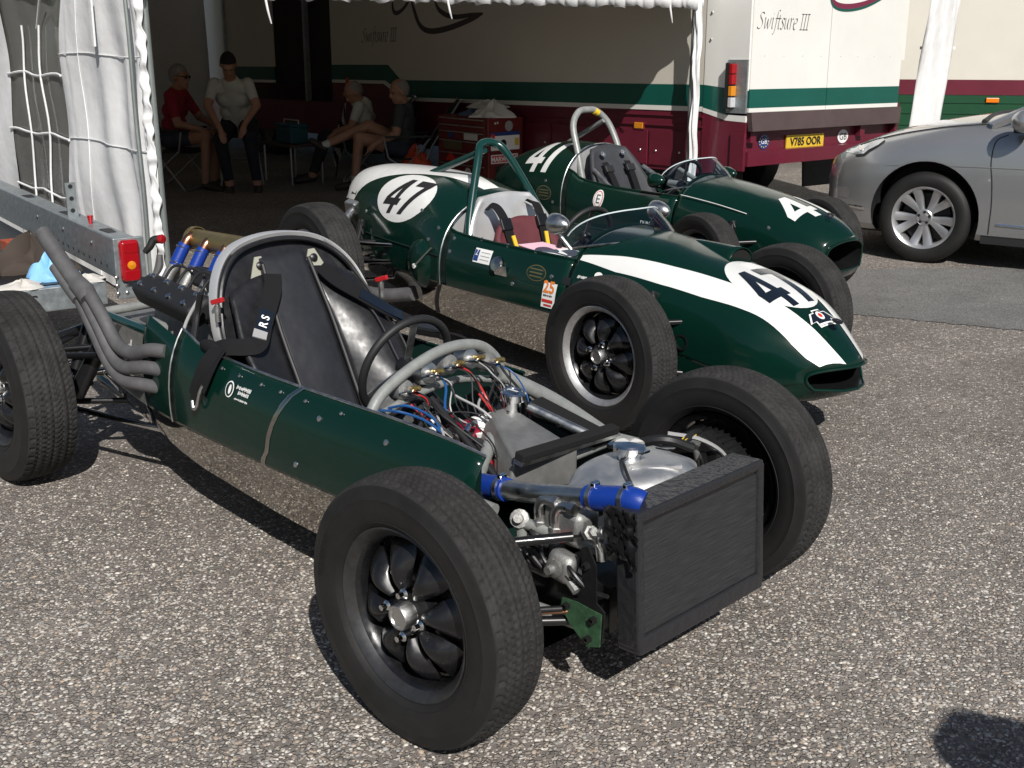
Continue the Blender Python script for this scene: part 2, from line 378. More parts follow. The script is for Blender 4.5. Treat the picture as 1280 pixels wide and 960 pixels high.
def pen_text(txt, o, U, V, xh, mt, name, parent, nib=.09, shear=.2, xs=.82, off=.003):
    o, U, V = Vector(o), Vector(U).normalized(), Vector(V).normalized(); W = U.cross(V).normalized()*off
    mb = MB(); cx = 0; na = Vector((math.cos(R(38)), math.sin(R(38))))*nib
    k = 0
    for ch in txt:
        st, adv = PEN[ch]
        for s_ in st:
            pts = cat_pts(s_, 5) if len(s_) > 2 else [np.array(s_[0]), np.array(s_[1])]
            rings = []
            for p in pts:
                x = cx+p[0]*xs+p[1]*shear; y = p[1]
                a_ = (x-na.x/2, y-na.y/2); b_ = (x+na.x/2, y+na.y/2)
                rings.append([o+U*(a_[0]*xh)+V*(a_[1]*xh)+W*(1+.12*k), o+U*(b_[0]*xh)+V*(b_[1]*xh)+W*(1+.12*k)])
            mb.loft(rings, False); k = (k+1) % 5
        cx += adv*xs
    ob = mb.build(name, mt, parent, smooth=0); return ob, cx*xh
def text_mesh(txt, size, shear=0, align='LEFT', bold=0, xscale=1):
    cu = bpy.data.curves.new('t', 'FONT'); cu.body = txt; cu.size = size; cu.shear = shear; cu.align_x = align; cu.offset = bold; cu.resolution_u = 3
    ob = bpy.data.objects.new('t', cu); col.objects.link(ob)
    dg = bpy.context.evaluated_depsgraph_get(); me = bpy.data.meshes.new_from_object(ob.evaluated_get(dg), depsgraph=dg)
    v = [(p.co.x*xscale, p.co.y) for p in me.vertices]; f = [tuple(p.vertices) for p in me.polygons]
    bpy.data.objects.remove(ob); bpy.data.curves.remove(cu); bpy.data.meshes.remove(me)
    return v, f
def flat_text(txt, o, U, V, size, mt, name, parent, off=.003, **k):
    o, U, V = Vector(o), Vector(U).normalized(), Vector(V).normalized(); W = U.cross(V).normalized()*off
    v, f = text_mesh(txt, size, **k); mb = MB(); mb.add([o+U*a+V*b+W for a, b in v], f)
    return mb.build(name, mt, parent, smooth=0)
def flat_poly(poly, o, U, V, mt, name, parent, off=.002, d=.0015):
    o, U, V = Vector(o), Vector(U).normalized(), Vector(V).normalized(); W = U.cross(V).normalized()
    return MB().prism(poly, o+W*off, U, V, d).build(name, mt, parent, smooth=0)
def circ(r, n=32, ry=None, c=(0, 0)):
    return [(c[0]+r*math.cos(2*math.pi*i/n), c[1]+(ry or r)*math.sin(2*math.pi*i/n)) for i in range(n)]
def ribbon(pts, widths, o, U, V, mt, name, parent, off=.003, n=8):
    o, U, V = Vector(o), Vector(U).normalized(), Vector(V).normalized(); W = U.cross(V).normalized()*off
    P = cat_pts([(*p, w_) for p, w_ in zip(pts, widths)], n); rings = []
    for i, p in enumerate(P):
        a_ = P[max(0, i-1)]; b_ = P[min(len(P)-1, i+1)]; t = Vector((b_[0]-a_[0], b_[1]-a_[1])); t = t.normalized() if t.length > 0 else Vector((1, 0)); nn = Vector((-t.y, t.x))*p[2]/2
        rings.append([o+U*(p[0]+nn.x)+V*(p[1]+nn.y)+W, o+U*(p[0]-nn.x)+V*(p[1]-nn.y)+W])
    return MB().loft(rings, False).build(name, mt, parent, smooth=0)

# ------------------------------------------------------------------ the race transporter
mat('truck_cream', (.60, .57, .50), .42, coat=.2, var=.06, vscale=1.2, rvar=.08)
mat('truck_white', (.70, .69, .65), .42, coat=.2, var=.06, vscale=1.5, rvar=.08)
mat('truck_green', (.004, .082, .062), .35, coat=.3, var=.12, vscale=2)
mat('truck_maroon', (.115, .012, .026), .38, coat=.3, var=.15, vscale=3)
mat('truck_brown', (.075, .052, .050), .75, var=.2, vscale=4, bump=.0008, bscale=40)
mat('truck_dark', (.018, .016, .018), .7)
mat('lettering_grey', (.06, .05, .055), .5)
mat('lettering_red', (.16, .02, .05), .5)
mat('plate_yellow', (.60, .40, .035), .45)
T = empty('race_transporter', (1.8957, 9.4, 0), 0, 'large cream truck with green and maroon bands, its tail towards the silver car', 'truck')
T.rotation_euler = (Matrix.Rotation(-.022, 3, 'X') @ Matrix.Rotation(R(129.5), 3, 'Z')).to_euler()
UX, UZ = (-1, 0, 0), (0, 0, 1)            # on the tent side: text runs towards the tail
RY = (0, -1, 0)                            # on the tail: text runs to the truck's right
LEN, WID, H = 12.5, 2.2, 3.3
# main body core
MB().box((LEN/2+.12, -WID/2, (.85+H)/2), (LEN-.28, WID-.06, H-.95)).build('body_core', M['truck_dark'], T, smooth=0)
def side(name, poly, mt, d=.02, o=0.0):
    # polygon given as (x along truck, z)
    n = len(poly)
    mb = MB(); mb.add([(x, o, z) for x, z in poly]+[(x, o-d, z) for x, z in poly], [tuple(range(n)), tuple(reversed(range(n, 2*n)))]+[(i, (i+1) % n, n+(i+1) % n, n+i) for i in range(n)])
    return mb.build(name, mt, T, smooth=0)
side('side_panel', [(.46, 1.19), (4.95, 1.18), (5.2, 1.345), (6.44, 1.345), (6.44, H), (.46, H)], M['truck_cream'])
side('corner_panel', [(0, 1.148), (.2, 1.165), (.459, 1.19), (.459, H), (0, H)], M['truck_white'], o=.006)
side('green_band', [(.46, 1.19), (4.95, 1.18), (5.2, 1.345), (6.44, 1.345), (6.44, 1.172), (5.26, 1.172), (4.83, .995), (.46, 1.012)], M['truck_green'], o=.004)
side('green_band', [(.21, 1.164), (.459, 1.19), (.459, 1.005), (.21, .955)], M['truck_green'], o=.009)
side('white_line', [(.46, 1.012), (4.83, .995), (5.26, 1.172), (6.44, 1.172), (6.44, 1.135), (5.30, 1.135), (4.86, .955), (.46, .972)], M['truck_white'], o=.006)
side('white_line', [(0, .95), (.21, .955), (.459, 1.005), (.459, .968), (.2, .908), (0, .90)], M['truck_white'], o=.010)
side('lower_panel', [(.46, .46), (.46, .972), (4.86, .955), (5.30, 1.135), (6.44, 1.135), (6.44, .5)], M['truck_maroon'])
side('lower_corner', [(0, .52), (0, .90), (.2, .908), (.459, .968), (.459, .46)], M['truck_maroon'], o=.008)
for x0, x1 in ((.62, 1.06), (1.09, 2.35), (2.38, 4.2)):       # locker doors along the skirt
    q = side('locker_door', [(x0, .50), (x1, .50), (x1, .80), (x0, .80)], M['truck_maroon'], d=.012, o=.012)
    for xx in (x0+.08, x1-.08): MB().ell((xx, .014, .62), (.012, .008, .012), n=8, m=6).build('latch', M['satin_alu'], q)
for z in (.845, .93): MB().box((1.6, .004, z), (2.3, .02, .012)).build('rub_strip', M['truck_maroon'], T, smooth=0)
for x, z in ((1.19, .83), (6.12, 1.0)):
    q = MB().box((x, .012, z), (.11, .02, .055)).build('marker_lamp', M['amber_lens'], T, smooth=0, bevel=.006)
    MB().box((x, .006, z), (.13, .022, .07)).build('lamp_base', M['truck_maroon'], q, smooth=0)
# doorway with steps, then the forward side
MB().box((7.15, -.35, 1.9), (1.40, .5, 2.7)).build('doorway', M['truck_dark'], T, smooth=0)
MB().box((7.0, .02, 2.0), (.05, .06, 2.2)).build('door_post', M['galvanised'], T, smooth=0)
side('side_panel', [(7.9, 1.32), (9.25, 1.32), (9.25, H), (7.9, H)], M['truck_cream'])
side('green_band', [(7.9, 1.15), (9.25, 1.15), (9.25, 1.32), (7.9, 1.32)], M['truck_green'], o=.004)
side('white_line', [(7.9, 1.115), (9.25, 1.115), (9.25, 1.15), (7.9, 1.15)], M['truck_white'], o=.006)
side('lower_panel', [(6.46, .5), (12.2, .5), (12.2, 1.115), (6.46, 1.115)], M['truck_maroon'], o=-.03)
side('cab_panel', [(9.3, 1.115), (12.2, 1.115), (12.2, H), (9.3, H)], M['truck_cream'])
MB().box((9.27, .0, 2.2), (.06, .05, 2.2)).build('door_post', M['galvanised'], T, smooth=0)
# side lettering and swoosh
pen_text('Swiftsure III', (5.74, 0, 1.60), UX, UZ, .10, M['lettering_grey'], 'lettering', T, nib=.12, xs=1.12)
q = [(5.08, 2.05), (5.06, 1.93), (4.98, 1.90), (4.83, 1.96), (4.68, 2.10)]
ribbon([(-a_, b_) for a_, b_ in q], [.02, .05, .045, .04, .03], (0, 0, 0), UX, UZ, M['lettering_grey'], 'swoosh', T)
q = [(4.72, 2.08), (4.66, 1.93), (4.55, 1.76), (4.36, 1.695), (4.02, 1.72), (3.62, 1.80), (3.44, 1.845)]
ribbon([(-a_, b_) for a_, b_ in q], [.02, .05, .055, .06, .06, .05, .012], (0, 0, 0), UX, UZ, M['lettering_grey'], 'swoosh', T)
q = [(4.28, 2.02), (4.18, 1.90), (3.95, 1.83), (3.62, 1.84), (3.44, 1.85)]
ribbon([(-a_, b_) for a_, b_ in q], [.02, .05, .05, .04, .015], (0, 0, 0), UX, UZ, M['lettering_grey'], 'swoosh', T, off=.004)
# tail: doors, green band, lift board, number plate
def rear(name, poly, mt, d=.02, o=0.0, parent=None, sm=0):
    n = len(poly)
    mb = MB(); mb.add([(-o, -y, z) for y, z in poly]+[(-o+d, -y, z) for y, z in poly], [tuple(range(n)), tuple(reversed(range(n, 2*n)))]+[(i, (i+1) % n, n+(i+1) % n, n+i) for i in range(n)])
    return mb.build(name, mt, parent or T, smooth=sm)
for y0, y1 in ((.012, 1.034), (1.042, 2.14)):
    q = rear('rear_door', [(y0, 1.16), (y1, 1.16), (y1, 1.39), (y1+(.05 if y1 > 2 else 0), 1.39), (y1+(.05 if y1 > 2 else 0), H), (y0, H)], M['truck_white'], o=.012)
    rear('green_band', [(y0, 1.012), (y1, 1.012), (y1, 1.16), (y0, 1.16)], M['truck_green'], o=.014)
    rear('white_line', [(y0, .978), (y1, .978), (y1, 1.012), (y0, 1.012)], M['truck_white'], o=.013)
    for k in range(4):
        MB().ell((-.014, -(y0+.16+k*.25), 1.42), (.004, .005, .005), n=6, m=4).build('rivet', M['truck_cream'], q)
rear('tail_lift_board', [(.03, .828), (2.14, .832), (2.15, .975), (.0, .977)], M['truck_brown'], d=.05, o=.05)
MB().box((.25, -1.08, .74), (.05, 2.1, .2)).build('recess_panel', M['truck_dark'], T, smooth=0)
MB().box((.08, -1.08, .745), (.06, 2.1, .17)).build('light_board', M['truck_maroon'], T, smooth=0)
q = rear('bumper', [(.0, .548), (2.15, .56), (2.15, .672), (.0, .665)], M['truck_maroon'], d=.09, o=.04)
MB().box((.05, -2.155, .86), (.12, .05, .3)).build('bumper_end', M['truck_maroon'], T, smooth=0)
MB().box((.06, .012, .66), (.14, .03, .3)).build('bumper_end', M['truck_maroon'], T, smooth=0)
for yy in (-.1, -1.63): MB().box((.02, yy, .80), (.05, .07, .13)).build('lift_bracket', M['truck_maroon'], T, smooth=0)
pl_ = rear('number_plate', [(.585, .668), (1.105, .668), (1.105, .775), (.585, .775)], M['plate_yellow'], d=.01, o=-.03)
flat_text('V785 OOR', (.028, -.845, .687), RY, UZ, .094, M['black_print'], 'plate_lettering', pl_, off=.004, align='CENTER', xscale=.98, bold=.002)
gb = flat_poly(circ(.072, 32, .062), (.05, -.30, .735), RY, UZ, M['blue_print'], 'euro_sticker', T, off=.004)
flat_text('GB', (.05, -.30, .715), RY, UZ, .062, M['white_print'], 'sticker_lettering', gb, off=.0075, align='CENTER')
for k in range(12):
    an = k*math.pi/6; flat_poly(circ(.006, 6, c=(.057*math.cos(an), .048*math.sin(an))), (.05, -.30, .735), RY, UZ, M['yellow'], 'star', gb, off=.0062, d=.001)
gb = flat_poly(circ(.078, 32, .060), (.05, -1.41, .735), RY, UZ, M['white_print'], 'oval_sticker', T, off=.004)
flat_text('GB', (.05, -1.41, .705), RY, UZ, .085, M['black_print'], 'sticker_lettering', gb, off=.0075, align='CENTER')
pen_text('Swiftsure III', (-.012, -.055, 1.628), RY, UZ, .086, M['lettering_grey'], 'lettering', T, nib=.10, xs=1.2)
q = [(.98, 1.98), (1.04, 1.86), (1.22, 1.825), (1.5, 1.86), (1.78, 1.95), (1.9, 2.02)]
ribbon(q, [.04, .045, .05, .045, .035, .03], (-.012, 0, 0), RY, UZ, M['lettering_red'], 'swoosh', T)
ribbon([(a_+.0, b_-.028) for a_, b_ in q], [.015, .02, .02, .02, .015, .01], (-.012, 0, 0), RY, UZ, M['truck_green'], 'swoosh', T, off=.0045)
# tail lamp cluster in its recess on the corner
lc = MB().box((.10, .008, 1.18), (.20, .02, .42)).build('lamp_recess', M['galvanised'], T, smooth=0)
lb = MB().box((.155, .03, 1.185), (.07, .07, .36)).build('tail_lamp', M['black_plastic'], T, smooth=0, bevel=.006)
for i, (mt_, zz) in enumerate((('red_lens', 1.32), ('red_lens', 1.235), ('amber_lens', 1.145), ('clear_lens', 1.055))):
    MB().box((.125, .035, zz), (.035, .075, .078)).build('lens', M[mt_], lb, smooth=0, bevel=.004)
rf = flat_poly([(0, -.065), (.04, 0), (0, .065), (-.04, 0)], (.09, .008, .70), UX, UZ, M['white_print'], 'reflector', T, off=.004)
flat_poly(circ(.028, 20, .038), (.09, .008, .70), UX, UZ, M['red_lens'], 'reflector_lens', rf, off=.006)
for z in (1.55, 1.76, 1.97): MB().ell((.40, .012, z), (.012, .006, .012), n=8, m=5).build('corner_rivet', M['satin_alu'], T)
# mud flaps, chassis and rear wheels underneath
for yy in (-.35, -1.85):
    MB().box((.55, yy, .42), (.02, .62, .36), (0, .08, 0)).build('mud_flap', M['rubber'], T, smooth=0)
MB().box((6.2, -1.1, .62), (11, .9, .25)).build('chassis_rail', M['truck_dark'], T, smooth=0)
for xx in (1.6, 8.6):
    for yy in (-.34, -1.86):
        wv = MB().lathe([(.2, -.14), (.42, -.14), (.47, -.10), (.48, 0), (.47, .10), (.42, .14), (.2, .14)], (xx, yy, .49), (0, 1, 0), 32).build('wheel', M['rubber'], T)
        MB().lathe([(.001, .06), (.1, .08), (.16, .05), (.27, .10), (.27, .14)], (xx, yy, .49), (0, 1, 0), 24).build('rim', M['cast_alu'], wv)
# ------------------------------------------------------------------ second transporter further back
B2 = empty('second_transporter', (4.35, 14.6, 0), 0, 'cream lorry with maroon band over dark green skirt behind the silver car', 'truck')
B2.rotation_euler = (0, 0, R(170))
mat('lorry_green', (.006, .055, .022), .4, coat=.2, var=.15, vscale=3)
def bside(name, x0, x1, z0, z1, mt, o=0, d=.03): return MB().box(((x0+x1)/2, o-d/2, (z0+z1)/2), (x1-x0, d, z1-z0)).build(name, mt, B2, smooth=0)
MB().box((-.5, -1.2, 2.05), (11, 2.3, 2.9)).build('body_core', M['truck_dark'], B2, smooth=0)
for k in range(4): bside('side_panel', -6+2.8*k, -6+2.8*k+2.77, 1.06, 3.4, M['truck_cream'], o=.04)
bside('maroon_band', -6, 5.2, .88, 1.06, M['truck_maroon'], o=.045)
bside('green_skirt', -6, 5.2, .38, .88, M['lorry_green'], o=.04)
for z in (.52, .66, .79): bside('rub_strip', -6, 5.2, z-.008, z+.008, M['lorry_green'], o=.05)
for x in (-1.55, 1.5): MB().box((x, .055, .82), (.15, .03, .055)).build('marker_lamp', M['orange_lens'], B2, smooth=0, bevel=.005)
bside('side_guard', -3.1, -1.2, .50, .53, M['galvanised'], o=.09)
for xx in (-4.2, 3.6): MB().lathe([(.2, -.14), (.42, -.14), (.47, -.10), (.48, 0), (.47, .10), (.42, .14), (.2, .14)], (xx, -.2, .49), (0, 1, 0), 28).build('wheel', M['rubber'], B2)
# ------------------------------------------------------------------ paddock tent
mat('canvas', (.76, .76, .76), .75, var=.07, vscale=5, bump=.012, bscale=4.5, detail=5, spec=.25)
def translucent(name, k, tint):
    m = M[name]; t = m.node_tree; n = t.nodes; a_ = n.new('ShaderNodeBsdfTranslucent'); a_.inputs[0].default_value = (*tint, 1); x_ = n.new('ShaderNodeMixShader'); x_.inputs[0].default_value = k
    t.links.new(n['Principled BSDF'].outputs[0], x_.inputs[1]); t.links.new(a_.outputs[0], x_.inputs[2]); t.links.new(x_.outputs[0], n['Material Output'].inputs[0])
translucent('canvas', .12, (.62, .56, .47))
mat('canvas_trim', (.70, .70, .70), .6, bump=.003, bscale=30)
mat('plastic_pane', (.20, .20, .19), .12, alpha=.55, bump=.01, bscale=5, coat=.4)
mat('tent_pole', (.30, .33, .32), .4, .6, var=.15)
TA, TB = Vector((-2.047, 6.688, 0)), Vector((1.5, 9.7, 0))
tu = (TB-TA).normalized(); td = Vector((-tu.y, tu.x, 0)); TW = (TB-TA).length; TD = 9.2; EZ = 1.83
TN = empty('paddock_tent', TA, math.atan2(tu.y, tu.x), 'white canvas paddock tent sheltering the seated people beside the cream truck', 'tent')
# local: x along the open front, y into the tent
rr = random.Random(5)
# roof: out of view, sloped up to the truck to keep sunlight out
def roof_pt(x, y):
    return (x, y, EZ+.06+1.1*max(0, x)/TW+.01*math.sin(x*9+y*4))
n1, n2 = 24, 20
rings = [[roof_pt(-.05+(TW+.30)*i/n1, -.03+(TD+.06)*j/n2) for i in range(n1+1)] for j in range(n2+1)]
for r_ in rings:
    for k, p in enumerate(r_):
        pass
MB().loft(rings, False).build('roof', M['canvas'], TN, solid=.004)
MB().add([(0, .02, EZ), (TW+.06, .02, EZ), (TW+.06, .02, EZ+1.15), (0, .02, EZ+.05)], [(0, 1, 2, 3)]).build('shade_gable', M['canvas'], TN, smooth=0, solid=.004)  # unseen canvas panel above the eave, added to block sunlight
# front valance: gathered strip whose lower edge shows along the top of the picture
rings = []
N = 260
for k in range(N+1):
    x = -.04+(TW+.08)*k/N
    wv = .012*math.sin(x*38)+.010*math.sin(x*61+1)+.006*math.sin(x*17)
    lo = EZ-.045+.010*math.sin(x*23)+.006*math.sin(x*71)
    rings.append([(x, -.015+wv*.5, EZ+.10), (x, -.03+wv, EZ+.03), (x, -.025+wv*1.4, lo)])
MB().loft(rings, False).build('valance', M['canvas'], TN, solid=.004)
MB().tube([(0, 0, EZ+.03), (TW, 0, EZ+.03)], .018, 8).build('eave_rail', M['tent_pole'], TN)
for x, y0 in ((.0, 0), (TW, 0), (0, TD), (TW, TD)):
    MB().tube([(x, y0+.02, 0), (x, y0+.02, EZ+.05)], .022, 10).build('pole', M['tent_pole'], TN)
    MB().box((x, y0+.02, .006), (.14, .14, .012)).build('foot_plate', M['tent_pole'], TN, smooth=0)
# loose ties hanging from the eave
for x, l in ((.72, .14), (2.08, .10), (TW-.38, .11)):
    MB().tube([(x, -.05, EZ-.03), (x+.01, -.06, EZ-.05-l*.5), (x+.03, -.055, EZ-.05-l)], [.008, .007, .004], 6, smooth=4).build('tie', M['canvas_trim'], TN)
# left wall running into depth, gathered at the front pole
def wall_pt(s, z):
    a_ = .004*math.sin(s*11+z*.7)*min(1, s*1.5)+.008*math.sin(s*4.3+1.3+z*1.1)+.006*math.sin(s*19-z*3)+.010*math.sin(z*7+s*3)+.012*math.sin(z*2.3+1)
    if s < .3: a_ += .022*math.sin(s*46+.8*math.sin(z*5))*(1-s/.3)
    if .3 < s < 1.2: a_ += .012*math.sin((s-.3)*14-z*3.2)*(.5+.5*math.sin(z*2))
    return (-.03-a_, s, z)
W0, W1, Z0, Z1 = 1.36, 2.46, .40, 1.92
def wedge(z):            # curved right edge of the window
    return W0-.10*max(0, (z-1.35)/.5)**2+.03*math.sin(z*3)
def wsheet(s0f, s1f, z0, z1, n, m):
    return [[wall_pt(s0f(z0+(z1-z0)*j/m)+(s1f(z0+(z1-z0)*j/m)-s0f(z0+(z1-z0)*j/m))*i/n, z0+(z1-z0)*j/m) for i in range(n+1)] for j in range(m+1)]
mb = MB()
mb.loft(wsheet(lambda z: 0., wedge, .02, EZ+.05, 60, 50), False)
mb.loft(wsheet(lambda z: W1+.02*math.sin(z*4), lambda z: TD, .02, EZ+.05, 50, 30), False)
mb.loft(wsheet(wedge, lambda z: W1, .02, Z0, 20, 8), False)
wl_ = mb.build('side_wall', M['canvas'], TN)
pn = MB().loft(wsheet(lambda z: wedge(z)-.02, lambda z: W1+.02, Z0-.02, EZ+.05, 20, 24), False).build('window_pane', M['plastic_pane'], TN)
for v in pn.data.vertices: v.co.x += .012
for z in (.52, .92, 1.32):
    MB().tube([(wall_pt(W0-.02+(W1-W0+.04)*i/12, z+.012*math.sin(i*.9+z*5))[0]-.008, W0-.02+(W1-W0+.04)*i/12, z+.012*math.sin(i*.9+z*5)) for i in range(13)], .0085, 6).build('window_bar', M['canvas_trim'], pn)
for s0 in (1.72, 2.1):
    MB().tube([(wall_pt(s0, z)[0]-.014, s0+.02*math.sin(z*9+s0), z) for z in [Z0+.02+(1.62-Z0)*i/14 for i in range(15)]], .0075, 6).build('window_bar', M['canvas_trim'], pn)
MB().tube([(wall_pt(1.72, 1.6)[0]-.014, 1.74, 1.62), (-.06, 1.5, 1.83)], .010, 6).build('window_bar', M['canvas_trim'], pn)
# seams and rolled edge near the front pole
for z in (1.46, .93):
    MB().tube([(wall_pt(s, z)[0]-.006, s, z-.01*math.sin(s*5)) for s in [.04+1.28*i/20 for i in range(21)]], .0035, 6).build('seam', M['canvas_trim'], wl_)
MB().tube([(wall_pt(1.0+.03*math.sin(z*6), z)[0]-.006, 1.0+.03*math.sin(z*6), z) for z in [.05+1.78*i/24 for i in range(25)]], .0035, 6).build('seam', M['canvas_trim'], wl_)
MB().loft([[(-.045+dx*.6+.006*math.sin(z*29+dx*60)+.004*math.sin(z*61), -.012-.02*dx/.03+.006*math.sin(z*23+2)+.006*math.sin(z*47)+.004*math.sin(z*83), z) for dx in (-.035, -.015, .0, .012, .020)] for z in [.03+1.82*i/160 for i in range(161)]], False).build('rolled_edge', M['canvas_trim'], wl_, solid=.004)
MB().tube([(-.075, .10+.006*math.sin(z*7), z) for z in [.06+1.78*i/20 for i in range(21)]], .013, 8).build('zip_rail', M['tent_pole'], wl_)
MB().box((-.075, .62, 1.66), (.012, .035, .30), (.05, 0, 0)).build('strap', M['canvas_trim'], wl_, smooth=0)
# curtain gathered round the right-hand front pole
rings = []
for i in range(61):
    z = .04+1.8*i/60; a0 = .8*math.sin(z*4)
    rings.append([(TW-.01+(.030+.010*math.sin(5*t+z*9+a0))*math.cos(t)+.01*math.sin(z*13), -.03+(.028+.010*math.sin(4*t+z*7))*math.sin(t), z) for t in [k*2*math.pi/22 for k in range(22)]])
MB().loft(rings, True, True).build('gathered_curtain', M['canvas'], TN)
# back wall of the tent
rings = [[(x, TD-.02+.03*math.sin(x*7+z*2), z) for x in [-.05+(TW+.2)*i/40 for i in range(41)]] for z in (.0, .6, 1.2, EZ+.05, EZ+1.1)]
MB().loft(rings, False).build('back_wall', M['canvas'], TN, solid=.004)
MB().box((1.1, TD-.10, 1.02), (2.2, .012, .02)).build('back_rail', M['canvas_trim'], TN, smooth=0)
# hanging side sheet of a neighbouring awning, between the two lorries
A2 = empty('awning_curtain', (4.42, 12.5, 0), R(12), 'white awning curtain hanging between the two lorries', 'curtain')
rings = []
for i in range(31):
    z = .10+2.3*i/30; xo = .15*(z-.1)/2.0
    rings.append([(xo-.20+.36*j/16, .014*math.sin(j*1.1+z*2)+.01*math.sin(z*6+j), z) for j in range(17)])
MB().loft(rings, False).build('curtain_sheet', M['canvas'], A2, solid=.004)
MB().tube([(.16, .03, 0), (.20, .03, 2.45)], .02, 8).build('pole', M['tent_pole'], A2)
MB().box((.1, .03, 1.45), (.40, .03, .03)).build('tie_bar', M['canvas_trim'], A2, smooth=0)
# ------------------------------------------------------------------ wheels
def tyre_mesh(name, Rt, wt, N=420, K=46):
    """tyre about the local y axis with a cut tread of interlocking zigzag blocks"""
    prof = []                                   # (radius, y) from the outer bead across the tread to the inner bead
    hw = wt/2
    side = [(.203, .74), (.212, .90), (.222, 1.0), (.2235, .985), (.235, 1.06), (.262, 1.10), (Rt-.047, 1.085), (Rt-.045, 1.098), (Rt-.042, 1.075), (Rt-.026, 1.02), (Rt-.015, .965), (Rt-.010, .93)]
    mb = MB()
    def ring(r, y): return [(r*math.cos(2*math.pi*k/N), y, r*math.sin(2*math.pi*k/N)) for k in range(N)]
    rings = [ring(r, -hw*s) for r, s in side]
    NB = 104                                     # tread pitches round the tyre
    for j in range(K+1):
        s = -1+2*j/K; y = hw*.90*s; crown = Rt-.009*abs(s)**2.6
        rg = []
        for k in range(N):
            th = k/N*NB; fr = th % 1
            zz = .030*(1 if fr < .5 else -1)
            d = 0
            for c0 in (-.66, -.33, 0, .33, .66):
                if abs(s-c0-zz*1.2) < .044: d = .0050
            if abs(s) < .9:
                band = int((s+1)*4.5)
                if abs(((th+.5*(band % 2)) % 1)-.25) < .10 and ((s+1)*4.5) % 1 > .35: d = max(d, .0036)
            if abs(s) > .80 and abs(((th*.5) % 1)-.5) < .10: d = .0045
            rr_ = crown-d; rg.append((rr_*math.cos(2*math.pi*k/N), y, rr_*math.sin(2*math.pi*k/N)))
        rings.append(rg)
    rings += [ring(r, hw*s) for r, s in reversed(side)]
    mb.loft(rings, True)
    me_o = mb.build(name, M['rubber'], None, smooth=50)
    me = me_o.data; bpy.data.objects.remove(me_o); me.materials.append(M['rubber_tread'])
    for p in me.polygons:
        c = p.center
        if math.hypot(c.x, c.z) > Rt-.0165: p.material_index = 1
    return me
TYRE_F = tyre_mesh('front_tyre', .3222, .149); TYRE_R = tyre_mesh('rear_tyre', .347, .182)
TYRE_S = tyre_mesh('narrow_tyre', .297, .138)
def side_words(Rt, wt):
    out = []; hw = wt/2; r0 = .258
    for side in (1, -1):
        v, f = text_mesh('DUNLOP', .030, align='CENTER'); v_ = []
        for x, y in v:
            a_ = .7+(math.pi if side < 0 else 0)-x/r0*side; r = r0+y; yy = hw*1.104-.55*hw*max(0, (r-.268))**1.2
            v_.append((r*math.cos(a_), side*(yy+.0012), r*math.sin(a_)))
        me = bpy.data.meshes.new('sidewall_lettering'); me.from_pydata(v_, [], f); me.materials.append(M['rubber']); out.append(me)
    return out
WORDS = {TYRE_F.name: side_words(.3222, .149), TYRE_R.name: side_words(.347, .182), TYRE_S.name: side_words(.297, .138)}
mat('rim_lip', (.55, .55, .55), .48, .85, var=.25, vscale=30)
mat('rim_dark', (.07, .07, .072), .35, .7, var=.3, vscale=30)
